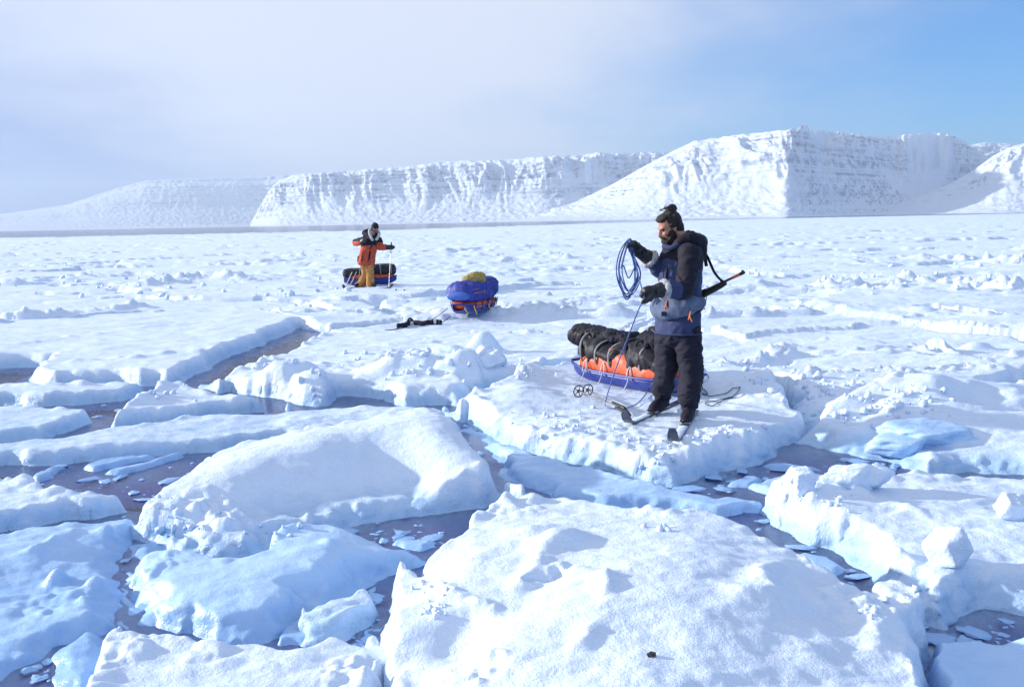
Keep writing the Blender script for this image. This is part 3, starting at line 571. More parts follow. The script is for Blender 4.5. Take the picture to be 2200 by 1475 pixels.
fl('big tilted snow slab with a shaded near slope, left of centre', [(283, 1128), (292, 1095, .2), (340, 1058, .27), (420, 1000, .33), (470, 968, .36), (600, 936, .42), (760, 904, .48), (870, 882, .54), (945, 880, .58), (978, 902, .52), (1018, 955, .42), (1052, 996, .36), (1108, 1030, .30), (1137, 1058), (1095, 1080), (1020, 1092), (900, 1110), (760, 1134), (690, 1146), (600, 1168), (520, 1192), (400, 1192), (305, 1162)],
   z=.15, k=.0024, e=.22, seed=11, zs=.72, zm=.95, rim=.04, rough=.012, ctrl=[(560, 985, .44), (700, 950, .53), (850, 908, .60), (925, 900, .63), (480, 1020, .36), (560, 1040, .27), (700, 1010, .30), (820, 985, .33), (930, 960, .47), (400, 1080, .24), (600, 1085, .12), (760, 1060, .13), (900, 1035, .15), (1000, 1005, .33), (1040, 1030, .25), (800, 1076, .22), (1000, 1046, .26), (650, 1098, .20), (400, 1140, .18), (350, 1100, .22)],
   feat=[('ridge', [(640, 1100), (760, 1078), (900, 1056), (1050, 1036)], .045, .045, .5), ('clods', 400, 1130, .55, .07, 6.), ('clods', 470, 1110, .4, .04, 8.), ('bump', 870, 950, .25, .12, 20, .05), ('clods', 500, 1150, .5, .06, 7.)])
fl('low sunken slab lapped by water in front of the man', [(1050, 962), (1090, 955, .1), (1200, 990, .1), (1290, 1012, .1), (1430, 1048, .1), (1540, 1064, .10), (1600, 1068, .09), (1616, 1090), (1500, 1106), (1300, 1098), (1190, 1070), (1110, 1030)],
   z=.09, k=.0024, e=.09, seed=12, rim=.03, rough=.012, foot=.35, mat=SLUSH, ctrl=[(1300, 1050, .09), (1560, 1080, .09)])
fl('huge rounded snow dome filling the bottom right foreground', [(790, 2300), (800, 1700), (830, 1480), (828, 1400), (842, 1320), (862, 1275), (905, 1240, .26), (925, 1190, .32), (985, 1138, .36), (1030, 1106, .36), (1090, 1078, .38), (1180, 1056, .38), (1290, 1078, .42), (1400, 1098, .44), (1490, 1094, .46), (1565, 1104, .44), (1650, 1155, .40), (1750, 1226, .33), (1845, 1274, .26), (1905, 1330), (1965, 1372), (1985, 1420), (1978, 1480), (1990, 1700), (2010, 2300)],
   z=.30, k=.0030, e=.16, seed=13, zs=.8, zm=.95, qe=2.0, rim=.03, rough=.016, mat=SNOWD, ctrl=[(1180, 1180, .46), (1300, 1200, .50), (1500, 1180, .52), (1650, 1250, .44), (1750, 1330, .36), (1850, 1390, .28), (1500, 1330, .50), (1300, 1380, .46), (1100, 1380, .42), (950, 1330, .36), (880, 1400, .26), (1400, 1460, .46), (1050, 1460, .36), (1750, 1460, .36), (900, 1480, .22), (1250, 1280, .50), (1200, 1265, .46), (1130, 1290, .40), (1000, 1200, .42), (1000, 1270, .40)],
   feat=[('ridge', [(925, 1300), (960, 1335), (1060, 1345)], .06, .05, .6), ('ridge', [(1150, 1180), (1180, 1235), (1125, 1285)], .08, .035, .3), ('bump', 1210, 1210, .16, .09, 30, .07), ('ridge', [(1230, 1290), (1270, 1330), (1295, 1370), (1300, 1440)], .06, .035, .2), ('ridge', [(1700, 1220), (1690, 1280), (1630, 1350)], .11, .045, .2), ('ridge', [(1870, 1300), (1850, 1360), (1760, 1440)], .10, .04, .2), ('clods', 1420, 1130, .28, .06, 8.), ('clods', 1020, 1460, .2, .05, 9.), ('clods', 1080, 1110, .35, .05, 7.), ('clods', 1850, 1300, .35, .05, 9.), ('ridge', [(1060, 1105), (1130, 1095), (1200, 1078)], .06, .06, .4), ('bump', 1000, 1380, .14, .12, 0, -.07), ('cut', [(1120, 1288), (1160, 1276), (1205, 1268)], .018, .05)])
fl('right foreground floe with crumbled rim and a loose round block', [(1652, 1108), (1672, 1086), (1700, 1048, .24), (1760, 1048, .24), (1800, 1022, .26), (1900, 1022, .24), (2200, 1022, .20), (2600, 1030, .20), (2650, 1340), (2200, 1312), (2130, 1308), (2050, 1350), (1995, 1335), (1900, 1268), (1800, 1196), (1720, 1158)],
   z=.20, k=.0026, e=.20, foot=.45, seed=14, rim=.08, rough=.02, mat=SNOWD, ctrl=[(1730, 1070, .34), (1780, 1110, .27), (1850, 1180, .24), (1950, 1250, .24), (2050, 1280, .22), (1950, 1120, .24), (2050, 1200, .22), (2120, 1250, .22), (2150, 1120, .24)],
   feat=[('clods', 1720, 1060, .3, .16, 5.), ('ridge', [(1740, 1100), (1790, 1160), (1830, 1200)], .06, .08, .5), ('clods', 1880, 1200, .25, .10, 7.), ('clods', 2020, 1280, .25, .10, 7.), ('ridge', [(1830, 1070), (1900, 1090), (1960, 1115)], .05, .05, .4), ('clods', 1790, 1060, .3, .08, 7.), ('clods', 1960, 1260, .22, .08, 8.)])
fl('dark-edged ice cake in the bottom right corner', [(1990, 2200), (2000, 1500), (2015, 1430), (2040, 1400, .12), (2090, 1382, .14), (2200, 1370, .16), (2600, 1350, .16), (2700, 2200)], z=.14, k=.003, e=.08, seed=15, rim=.05, rough=.012, mat=SLUSH)
fl('small snowy floe at the left edge below the pool', [(-420, 1030, .16), (0, 1018, .18), (60, 1028, .18), (130, 1062, .17), (230, 1070, .15), (275, 1100), (190, 1116), (90, 1130), (0, 1145), (-420, 1190)], z=.15, k=.0027, e=.08, seed=16, zm=0.75, rim=.07, rough=.018)
fl('half-drowned bluish floe with round lumps at the left edge', [(-420, 1195, .12), (0, 1150, .14), (150, 1118, .14), (270, 1108, .12), (285, 1130), (262, 1180), (232, 1215), (255, 1260), (235, 1320), (205, 1350), (120, 1375), (30, 1430), (-420, 1700)],
   z=.06, k=.0028, e=.14, foot=.5, seed=17, rim=.02, rough=.02, mat=SLUSH, ctrl=[(80, 1160, .14), (150, 1250, .05), (200, 1290, .07), (60, 1300, .06)], feat=[('bump', 122, 1252, .06, .06, 0, .09), ('bump', 205, 1262, .05, .05, 0, .06), ('ridge', [(60, 1220), (130, 1190), (160, 1165)], .05, .06, .3), ('bump', 240, 1156, .1, .05, 0, .07), ('clods', 150, 1290, .4, .05, 6.)])
fl('submerged bluish ice lump in the bottom left corner', [(105, 1478), (125, 1410), (175, 1362), (225, 1360), (252, 1390), (235, 1430), (190, 1490), (150, 1560)], z=.05, k=.0028, e=.12, foot=.4, seed=18, rim=.02, rough=.012, mat=SLUSH)
fl('pale blue floe with a scalloped upper edge, lower left', [(272, 1352), (290, 1300), (302, 1275), (282, 1235), (285, 1205, .14), (320, 1183, .18), (430, 1183, .18), (490, 1198, .16), (560, 1178, .18), (578, 1150, .24), (640, 1132, .26), (730, 1128, .24), (790, 1150, .18), (832, 1172, .12), (905, 1200), (830, 1222), (760, 1262), (700, 1300), (620, 1350), (560, 1390), (480, 1400), (400, 1374)],
   z=.12, k=.0027, e=.22, foot=.35, seed=19, rim=.05, rough=.012, mat=SLUSH, ctrl=[(400, 1250, .19), (600, 1200, .24), (700, 1190, .24), (500, 1300, .16), (620, 1280, .17), (330, 1320, .12), (350, 1240, .18)], feat=[('clods', 330, 1230, .25, .05, 8.), ('bump', 710, 1200, .04, .06, 60, .03), ('bump', 690, 1245, .04, .09, 60, .03)])
fl('bluish snow floe along the bottom edge, left of the dome', [(150, 2200), (200, 1500), (262, 1412), (262, 1378, .16), (330, 1366, .20), (430, 1390, .20), (500, 1402, .18), (560, 1386, .18), (640, 1390, .2), (740, 1368, .22), (790, 1396, .18), (812, 1440), (838, 1490), (790, 1700), (780, 2200)],
   z=.20, k=.003, e=.08, seed=20, rim=.07, rough=.015, ctrl=[(450, 1450, .22), (650, 1440, .24)], feat=[('clods', 770, 1450, .22, .09, 7.), ('clods', 300, 1385, .2, .05, 8.)])
fl('small crumpled ice cake leaning beside the dome', [(668, 1388), (680, 1330), (700, 1305, .20), (740, 1278, .24), (792, 1256, .28), (815, 1285, .22), (818, 1320), (775, 1372), (710, 1396)], z=.15, k=.0024, e=.07, seed=21, zm=.45, grow=.02, rim=.01, rough=.03, ctrl=[(760, 1310, .24), (720, 1350, .17)], feat=[('ridge', [(700, 1345), (760, 1310)], .05, .05, .3)])
fl('thin half-sunk ice plate between the blue floe and the crumpled cake', [(578, 1378), (610, 1345, .08), (650, 1328, .10), (685, 1328, .10), (680, 1365), (650, 1384)], z=.07, k=.0024, e=.05, seed=22, zm=.3, grow=.02, rim=.02, rough=.01, mat=SLUSH, foot=.2)
brash = 'small ice pieces floating in the leads'
fl('long thin ice sliver, upper of two floating in the left pool', [(165, 1008), (205, 988, .06), (260, 975, .08), (330, 975, .08), (340, 985), (270, 998), (200, 1014)], z=.07, k=.0024, e=.05, seed=23, rim=.02, rough=.01, warp=.6, mat=SLUSH, group=brash, zm=.5, grow=.01)
fl('long thin ice sliver, lower of two floating in the left pool', [(222, 1018), (250, 1000, .06), (320, 985, .08), (380, 970, .08), (392, 980), (330, 1000), (250, 1022)], z=.07, k=.0024, e=.05, seed=24, rim=.02, rough=.01, warp=.6, mat=SLUSH, group=brash, zm=.5, grow=.01)
fl('little ice shard at the left end of the pool', [(78, 1030), (95, 1012, .06), (130, 997, .08), (145, 1003), (120, 1025), (90, 1038)], z=.07, k=.0024, e=.04, seed=25, rim=.02, rough=.01, warp=.5, mat=SLUSH, group=brash, zm=.5, grow=.01)
fl('small oblong ice cake floating left of the dome', [(838, 1166), (860, 1152, .05), (915, 1160, .06), (925, 1172), (895, 1182), (850, 1176)], z=.06, k=.0024, e=.05, seed=26, rim=.02, rough=.01, warp=.5, mat=SLUSH, group=brash, zm=.5, grow=.01)
fl('boot-shaped ice cake floating in the right lead', [(1612, 1048), (1640, 1038, .08), (1690, 1018, .14), (1722, 1008, .18), (1730, 1022), (1705, 1060), (1690, 1078), (1650, 1062)], z=.12, k=.0023, e=.06, seed=27, rim=.03, rough=.01, warp=.5, group=brash, zm=.45, grow=.02)
fl('flat slushy ice pan floating behind the boot-shaped cake', [(1572, 1040), (1600, 1020, .03), (1640, 1020, .04), (1650, 1032), (1620, 1044)], z=.03, k=.0023, e=.08, seed=28, rim=.02, rough=.01, warp=.8, mat=SLUSH, group=brash, zm=.5, grow=.01)
fl('thin curved strip of slush under the edge of the floe', [(1630, 1000), (1690, 996, .03), (1740, 1003, .04), (1760, 1012), (1720, 1010), (1660, 1006)], z=.03, k=.0023, e=.06, seed=29, rim=.01, rough=.01, warp=.6, mat=SLUSH, group=brash, zm=.5, grow=.01)
fl('drowned oval ice cake in the lead right of the dome', [(1700, 1196), (1720, 1180, .03), (1770, 1195, .03), (1815, 1226), (1800, 1240), (1740, 1222)], z=.03, k=.0023, e=.10, seed=30, rim=.01, rough=.01, warp=.6, mat=SLUSH, group=brash, zm=.5, grow=.01)

slu = 'drowned sheets of slush ice in the leads'
for lb_, pl_, sd_ in (('grey slush ice filling the lead between the tilted slab and the man\'s floe', [(985, 885), (1060, 935), (1140, 968), (1200, 1000), (1180, 1060), (1110, 1040), (1050, 1000), (1000, 930)], 41),
                      ('blue slush strip between the drowned floe and the scalloped floe', [(240, 1180), (300, 1165), (420, 1200), (300, 1270), (300, 1350), (250, 1400), (215, 1345), (250, 1260)], 42),
                      ('slushy shelf trailing from the right tip of the scalloped floe', [(620, 1340), (760, 1240), (860, 1190), (930, 1185), (900, 1215), (800, 1270), (700, 1340)], 43)):
    fl(lb_, pl_, z=.008, k=.0027, e=.30, foot=.5, seed=sd_, rim=.02, rough=.012, warp=1.6, mat=SLUSH, group=slu)
# ------------------------------------------------------------------ loose blocks and rubble
def block(label, px, py, size, seed, sink=.12, mat=None, cuts=5, name='ice_block', shape=(1, 1, 1), ruf=1.0, soft=2, group='loose ice blocks lying on the floes'):
    rs = np.random.RandomState(seed); parts = []
    for i in range(cuts):
        r = rs.uniform(.35, .62, 3) * (1.25 if i == 0 else 1); c_ = rs.uniform(-.45, .45, 3) * (0 if i == 0 else 1); c_[2] *= .6
        parts.append(box(c_, r * 1.7, rot('Z', rs.rand() * 180) @ rot('X', rs.uniform(-28, 28)) @ rot('Y', rs.uniform(-28, 28)), .12))
    V, F = remesh(parts, .055, soft, [(.05 * ruf, 1.6, seed, (1, 1, 1)), (.03 * ruf, 4, seed + 1, (1, 1, 1)), (.010 * ruf, 10, seed + 2, (1, 1, 1))])
    V = V * np.asarray(shape) * size / 2; V[:, 2] -= V[:, 2].min(); V[:, 2] -= sink * size
    q = onice(px, py); o = add(name, (V, F), mat or SNOW); o.location = Vector((q[0], q[1], q[2]))
    return tag(o, label, 'ice block', group)
block('round loose ice block as big as a bucket on the right floe', 2033, 1212, .31, 3, cuts=3, ruf=.35, soft=22, shape=(1, 1, 1.1), sink=.06)
block('ice block cut off by the right frame edge', 2172, 1112, .20, 4, shape=(1, 1, 1))
block('knobbly upright ice lump at the back rim of the right floe', 1845, 1040, .46, 5, sink=.15, shape=(1, .55, .62))
block('jagged snow tooth on the left corner of the right floe', 1722, 1066, .26, 6, shape=(.9, .7, .9), sink=.15)
block('tilted snow wedge at the edge of the rubble floe', 620, 835, .75, 7, shape=(1.2, .7, .55), sink=.2)
block('broad snow block leaning over the dark gap', 760, 850, .72, 8, shape=(1.3, .7, .5), sink=.2)
block('undercut snow block right of the dark gap', 905, 845, .8, 9, shape=(1.1, .8, .6), sink=.15)
block('crumbling snow block at the foot of the peaked mound', 1010, 845, .62, 10, shape=(1, .8, .7), sink=.2)
block('pointed snow block standing behind the peaked mound', 1045, 785, .55, 11, shape=(.9, .8, .8), sink=.25)
block('pale blue ice slab lying on the hummocky right floe', 1985, 930, .8, 12, shape=(1.4, .9, .4), sink=.18, mat=SLUSH)
block('snow hump behind the coil of dropped rope', 1680, 800, .35, 13, shape=(1.2, .8, .6), sink=.25)
def rubble_field(label, spots, n, smin, smax, seed, spread, mat=None):
    rs = np.random.RandomState(seed); bm = bmesh.new(); bmesh.ops.create_icosphere(bm, subdivisions=1, radius=1)
    B = np.array([v.co[:] for v in bm.verts]); BF = [[v.index for v in f.verts] for f in bm.faces]; bm.free(); parts = []
    for i in range(n):
        px, py = spots[rs.randint(len(spots))]
        q = onice(px + rs.randn() * spread[0], py + rs.randn() * spread[1])
        if q[2] < .05: continue
        s = smin + (smax - smin) * rs.rand() ** 2.5; V = B * (1 + .35 * rs.randn(len(B), 1).clip(-1, 1)) * s * rs.uniform(.6, 1.2, 3)
        V = V @ rot('Z', rs.rand() * 360).T @ rot('X', rs.rand() * 90).T; parts.append((V + q + np.array([0, 0, s * .25]), BF))
    V, F = join(*parts); c = V.mean(0); c[2] = 0
    return tag(add('snow_rubble', (V, F), mat or SNOW, origin=c, smooth=True), label, kind='stuff')
rubble_field('crumbs of snow trampled round the skis', [(1250, 930), (1350, 950), (1500, 965), (1560, 940), (1420, 985), (1200, 900)], 260, .006, .03, 1, (45, 14))
rubble_field('snow clods scattered over the rubble floe', [(620, 800), (700, 815), (880, 790), (980, 790), (1040, 770), (1100, 800), (800, 770)], 200, .01, .06, 2, (45, 14))
rubble_field('clods of ice along the broken right-hand floes', [(1720, 830), (1800, 830), (1850, 880), (1780, 920), (1960, 860), (1620, 800)], 160, .01, .055, 3, (50, 14))
rubble_field('broken crumbs on the tilted slab and its corner', [(400, 1140), (480, 1120), (560, 1140), (340, 1110), (660, 1110), (320, 850), (400, 830)], 150, .006, .035, 4, (35, 10))
rubble_field('ice crumbs along the rims of the nearest floes', [(1720, 1070), (1790, 1080), (1880, 1210), (1960, 1265), (2020, 1290), (1870, 1310), (1420, 1125), (920, 1260), (930, 1310)], 150, .005, .028, 5, (18, 10))
rubble_field('far rubble of the pressure ridges', [(100, 600), (250, 605), (400, 600), (520, 600), (1850, 600), (2000, 600), (2120, 610), (1900, 560), (1650, 580), (300, 640), (640, 640), (1200, 560), (600, 550), (100, 555)], 220, .02, .11, 6, (90, 10), PACK)
def brash_field(label, spots, n, seed):
    rs = np.random.RandomState(seed); bm = bmesh.new(); bmesh.ops.create_icosphere(bm, subdivisions=1, radius=1)
    B = np.array([v.co[:] for v in bm.verts]); BF = [[v.index for v in f.verts] for f in bm.faces]; bm.free(); parts = []
    for i in range(n):
        px, py, sx, sy = spots[rs.randint(len(spots))]; q = P(px + rs.randn() * sx, py + rs.randn() * sy, 0)
        if ground(q[0], q[1]) > -.5: continue
        s = .008 + .06 * rs.rand() ** 3.5; V = B * (1 + .3 * rs.randn(len(B), 1).clip(-1, 1)) * s * np.array([rs.uniform(.8, 2.0), rs.uniform(.6, 1.2), .28])
        parts.append((V @ rot('Z', rs.rand() * 360).T + q + np.array([0, 0, .001]), BF))
    V, F = join(*parts); c = V.mean(0); c[2] = 0
    return tag(add('brash_ice', (V, F), SLUSH, origin=c, smooth=False), label, kind='stuff')
brash_field('tiny bits of brash ice floating in the leads', [(250, 1030, 110, 22), (640, 1150, 120, 20), (850, 1160, 60, 20), (1600, 1030, 90, 22), (1720, 1150, 60, 40), (1850, 1240, 50, 30), (2080, 1360, 60, 20), (260, 1230, 25, 60), (780, 1330, 30, 50), (560, 745, 60, 14), (300, 870, 80, 12), (1050, 960, 40, 30), (150, 1440, 60, 20), (1900, 1000, 60, 12), (800, 1420, 15, 30)], 900, 9)
block('small dark stone frozen into the dome', 1400, 1408, .042, 21, mat=ROCK, name='stone', shape=(1, .8, .7), group=None)['category'] = 'stone'

# ------------------------------------------------------------------ helpers for gear
def frame(origin, yaw):
    M = rot('Z', yaw); o = np.asarray(origin, float)
    return lambda VF: (np.asarray(VF[0]) @ M.T + o, VF[1])
def hull(L=1.6, Wd=.27, Hh=.17, rise=.12):
    S = np.linspace(-1, 1, 41); V = []; F = []; prof = []
    for a in np.linspace(0, 1, 9): prof.append((a, 0))
    n = 0; sec = []
    for s in S:
        w = Wd * (1 - .45 * abs(s) ** 3.5) * (1 if abs(s) < .96 else .93); zb = rise * abs(s) ** 5 * (1.0 if s > 0 else .7); zt = Hh + .05 * abs(s) ** 4
        pts = [(-w, zt), (-w * .96, zb + .10 if zb + .1 < zt else zt - .01), (-w * .86, zb + .03), (-w * .62, zb), (-w * .2, zb - .006), (w * .2, zb - .006), (w * .62, zb), (w * .86, zb + .03), (w * .96, min(zb + .10, zt - .01)), (w, zt)]
        inn = [(y * .955, z + .012) for y, z in pts[::-1]]
        inn[0] = (w * .96, zt - .002); inn[-1] = (-w * .96, zt - .002)
        ring = pts + inn; sec.append(len(V)); V += [(s * L / 2, y, z) for y, z in ring]; n = len(ring)
    for i in range(len(S) - 1):
        for j in range(n): k = (j + 1) % n; F.append([sec[i] + j, sec[i] + k, sec[i + 1] + k, sec[i + 1] + j])
    F.append([sec[0] + j for j in range(n)]); F.append([sec[-1] + j for j in range(n)][::-1])
    rimp = []
    for s in S:
        w = Wd * (1 - .45 * abs(s) ** 3.5) * (1 if abs(s) < .96 else .93); rimp.append((s * L / 2, w + .006, Hh + .05 * abs(s) ** 4))
    for s in S[::-1]:
        w = Wd * (1 - .45 * abs(s) ** 3.5) * (1 if abs(s) < .96 else .93); rimp.append((s * L / 2, -w - .006, Hh + .05 * abs(s) ** 4))
    rim = sweep(rimp, .016, 8, ref=(0, 0, 1), closed=True)
    return (np.array(V), F), rim
def sack(L, wf, hf, z0f, seed=0, nl=64, ns=44, p=.75, wr=.012, bend=None, fr=5.0):
    """soft bag along x: wf, hf, z0f are functions of s in -1..1"""
    V = []; F = []; S = np.linspace(-1, 1, nl)
    for s in S:
        e = max(1 - abs(s) ** 6, .0) ** .5 * .96 + .04
        for k in range(ns):
            a = 2 * math.pi * k / ns; c, d = math.cos(a), math.sin(a)
            V.append((s * L / 2, wf(s) * e * np.sign(c) * abs(c) ** p + (bend(s) if bend else 0), z0f(s) + hf(s) * (.5 + .5 * e * np.sign(d) * abs(d) ** p)))
    V = np.array(V); nlen = len(V)
    c = np.repeat(V.reshape(nl, ns, 3).mean(1), ns, 0); dirn = V - c; dirn[:, 0] = 0; dirn /= np.linalg.norm(dirn, axis=1)[:, None] + 1e-6
    V = V + dirn * (wr * (1 - 2.4 * np.abs(pn3(V, fr, seed))) + wr * .45 * (1 - 2.4 * np.abs(pn3(V * np.array([1.6, .8, .8]), fr * 2.6, seed + 3))) + wr * .2 * (1 - 2.4 * np.abs(pn3(V, fr * 6, seed + 6))))[:, None]
    for i in range(nl - 1):
        for j in range(ns): k = (j + 1) % ns; F.append([i * ns + j, i * ns + k, (i + 1) * ns + k, (i + 1) * ns + j])
    F.append([j for j in range(ns)][::-1]); F.append([(nl - 1) * ns + j for j in range(ns)])
    return V, F
def strap_over(L, wf, hf, z0f, s, width=.035, p=.75, off=.014, a0=-20, a1=200, slant=0):
    pts = []
    for a in np.linspace(R(a0), R(a1), 24):
        c, d = math.cos(a), math.sin(a)
        pts.append((s * L / 2 + slant * c, (wf(s) + off) * np.sign(c) * abs(c) ** p, z0f(s) + hf(s) * .5 + (hf(s) * .5 + off) * np.sign(d) * abs(d) ** p))
    return ribbon(pts, width, (1, 0, 0))
def torus(c, r, rt, axis, n=24, seg=8, sq=1.0):
    axis = np.asarray(axis, float) / np.linalg.norm(axis); a = np.cross(axis, (0, 0, 1) if abs(axis[2]) < .9 else (1, 0, 0)); a /= np.linalg.norm(a); b = np.cross(axis, a)
    k = np.arange(n) * 2 * np.pi / n
    return sweep(np.asarray(c) + np.outer(np.cos(k) * r, a) + np.outer(np.sin(k) * r * sq, b), rt, seg, ref=axis, closed=True)
def ski(foot, tip, label, length=1.75, group='skis worn by the standing man'):
    foot = np.asarray(foot, float); f = np.asarray(tip, float) - foot; f[2] = 0; front = np.linalg.norm(f); f /= front; s = np.array([-f[1], f[0], 0])
    t = thing('ski', label, 'ski', foot, group); pts = []; wd = []
    for a in np.linspace(-(length - front), front - .12, 18): pts.append(foot + f * a + np.array([0, 0, .012])); wd.append(.074 + .014 * (abs(a) / .9) ** 2)
    for a, h, w in ((.10, .015, .092), (.15, .05, .09), (.18, .10, .075), (.19, .13, .05)): pts.append(foot + f * (front - .12 + a) + np.array([0, 0, .012 + h])); wd.append(w)
    pts = np.array(pts); V = []; F = []
    T = np.gradient(pts, axis=0); T /= np.linalg.norm(T, axis=1)[:, None]; N = np.cross(T, s)
    N *= np.sign(N[:, 2:3] + 1e-9)
    for p, w, n in zip(pts, wd, N): V += [p - s * w / 2 - n * .007, p + s * w / 2 - n * .007, p + s * w / 2 + n * .007, p - s * w / 2 + n * .007]
    for i in range(len(pts) - 1):
        for j in range(4): k = (j + 1) % 4; F.append([4 * i + j, 4 * i + k, 4 * i + 4 + k, 4 * i + 4 + j])
    F.append([3, 2, 1, 0]); e = 4 * len(pts) - 4; F.append([e, e + 1, e + 2, e + 3])
    add('ski_body', (np.array(V), F), SKIM, t, smooth=False)
    M = np.stack([f, s, (0, 0, 1)], 1)
    add('toe_binding', join(box(foot + f * .13 + np.array([0, 0, .035]), (.06, .075, .03), M, .006), box(foot + f * .17 + np.array([0, 0, .045]), (.03, .05, .03), M, .005)), SKIP, t)
    add('heel_plate', box(foot - f * .13 + np.array([0, 0, .026]), (.08, .065, .014), M, .004), SKIP, t)
    fw = front - .12
    add('top_snow', sweep([foot + f * a + np.array([0, 0, .022]) for a in np.linspace(.26, fw, 14)], [(.036 + .004 * math.sin(q * 3), .008 + .004 * math.sin(q * 2.1)) for q in range(14)], 10, ref=(0, 0, 1)), SNOW, t)
    return t, f, s
def ski_pole(grip, tip, label, rb=.05, group='ski poles', basket_at=.07):
    grip = np.asarray(grip, float); tip = np.asarray(tip, float); d = (tip - grip); L = np.linalg.norm(d); d /= L
    t = thing('ski_pole', label, 'ski pole', tip, group)
    add('shaft', sweep([grip + d * .1, grip + d * .55, grip + d * .56, tip - d * .04, tip], [.0095, .0095, .008, .0075, .003], 10), METAL, t)
    g = sweep([grip - d * .015, grip, grip + d * .04, grip + d * .08, grip + d * .13, grip + d * .2], [.012, .019, .015, .017, .014, .012], 12); add('grip', g, PLAST, t)
    c = tip - d * basket_at; a = np.cross(d, (0, 0, 1) if abs(d[2]) < .9 else (1, 0, 0)); a /= np.linalg.norm(a); b = np.cross(d, a)
    parts = [torus(c, rb, .006, d), torus(c, .014, .006, d, 12)]
    for q in range(5): v = math.cos(q * 1.2566) * a + math.sin(q * 1.2566) * b; parts.append(sweep([c + v * .012, c + v * rb], .004, 6))
    add('basket', join(*parts), PLAST, t)
    s = grip + d * .03; add('wrist_strap', ribbon(spline([s + a * .015, s + a * .06 - np.array([0, 0, .05]), s + a * .05 - np.array([0, 0, .13]), s + a * .01 - np.array([0, 0, .08]), s], 20), .016, b, .0015), BLACK, t)
    return t

# ------------------------------------------------------------------ the standing man
fL = onice(1478, 905); fR = onice(1417, 886); tipL = onice(1447, 962); tipR = onice(1350, 916)
for f_, t_ in ((fL, tipL), (fR, tipR)): f_[2] = np.percentile([ground(*(f_ + (t_ - f_) * a)[:2]) for a in np.linspace(-.9, 1, 40)], 80) - .002
skL, dL, sL = ski(fL, tipL, 'snow-dusted ski pointing at the camera under the front boot', 1.25)
skR, dR, sR = ski(fR, tipR, 'snow-dusted ski pointing left under the rear boot', 1.15)
YM = (fL[1] + fR[1]) / 2 + .02
base = np.array([(fL[0] + fR[0]) / 2, YM, min(fL[2], fR[2]) + .03])
def h(px, py, dy=0.0): return at(px, py, YM + dy)
man = thing('person', 'bearded man in navy anorak with hair bun, coiling a rope on skis', 'person', base)
F2 = np.array([-math.cos(R(32)), -math.sin(R(32)), 0.0]); L2 = np.array([F2[1] * -1, F2[0], 0.0])      # facing left and towards us
L2 = np.array([math.sin(R(32)), -math.cos(R(32)), 0.0])                                               # his left side (nearer to us)
# head, neck and the body under the clothes: one skin
hd = h(1439, 491, -.02); Fh = np.array([-math.cos(R(16)) , -math.sin(R(16)), 0]); pit = 24
fw_ = Fh * math.cos(R(pit)) + np.array([0, 0, -math.sin(R(pit))]); up_ = np.array([0, 0, 1]) * math.cos(R(pit)) + Fh * math.sin(R(pit)); lf_ = np.cross(up_, fw_)
MH = np.stack([fw_, lf_, up_], 1)
def hp(f, l, u): return hd + MH @ np.array([f, l, u])
def he(f, l, u, r, M2=None): return ell(hp(f, l, u), r, MH if M2 is None else MH @ M2)
neckb = h(1476, 525, .0); chest = h(1463, 565); belly = h(1458, 640); hipc = h(1455, 700)
shL = h(1482, 545, -.20); shR = h(1448, 542, .17)
elL = h(1472, 622, -.30); wrL = h(1428, 622, -.40); hdL = h(1395, 628, -.44)
elR = h(1420, 578, .10); wrR = h(1397, 557, .02); hdR = h(1364, 533, -.04)
knL = h(1485, 800, -.12); knR = h(1432, 800, .02); anL = fL + np.array([0, 0, .14]); anR = fR + np.array([0, 0, .14])
hiL = h(1476, 708, -.09); hiR = h(1436, 708, .08)
anL = anL - dL * .05; anR = anR - dR * .05
bodyp = [he(-.01, 0, .045, (.098, .077, .098)), he(.03, 0, -.035, (.072, .058, .082)), he(.055, 0, -.085, (.038, .034, .03)),
    sweep([hp(.088, 0, .035), hp(.108, 0, -.002), hp(.118, 0, -.022)], [.011, .013, .015], 10), he(.1, .013, -.024, (.014, .010, .009)), he(.1, -.013, -.024, (.014, .010, .009)),
    he(.080, .028, .040, (.022, .026, .010)), he(.080, -.028, .040, (.022, .026, .010)), he(.066, .042, -.012, (.026, .02, .022)), he(.066, -.042, -.012, (.026, .02, .022)),
    he(-.008, .080, -.002, (.020, .010, .032)), he(-.008, -.080, -.002, (.020, .010, .032)), he(.092, 0, -.052, (.013, .022, .007)), he(.090, 0, -.066, (.013, .02, .008)),
    sweep([hp(-.03, 0, -.03), neckb], [.062, .07], 14),
    sweep([neckb, chest, belly, hipc], [(.08, .10), (.11, .17), (.10, .15), (.11, .16)], 16, ref=L2),
    sweep([shL, elL, wrL, hdL], [.06, .045, .035, .03], 12), sweep([shR, elR, wrR, hdR], [.06, .045, .035, .03], 12),
    sweep([neckb, shL], [.06, .06]), sweep([neckb, shR], [.06, .06]), sweep([hiL, knL, anL], [.09, .06, .045]), sweep([hiR, knR, anR], [.09, .06, .045])]
body = add('body', remesh(bodyp, .0085, 2), SKIN, man)
for q in (1, -1):
    add('eye', he(.079, q * .030, .018, (.012, .013, .010)), EYE, man)
hair = remesh([he(-.034, 0, .056, (.094, .085, .096)), he(-.06, 0, .0, (.062, .076, .075)), he(.03, 0, .112, (.055, .064, .030)), he(-.088, 0, .148, (.040, .038, .038)), he(-.06, .012, .150, (.035, .03, .03)), he(-.01, .076, .04, (.03, .014, .035)), he(-.01, -.076, .04, (.03, .014, .035)), he(-.085, 0, -.04, (.03, .05, .05))], .008, 1, [(.007, 26, 3, (1, 1, 1)), (.004, 70, 5, (1, 1, .4))])
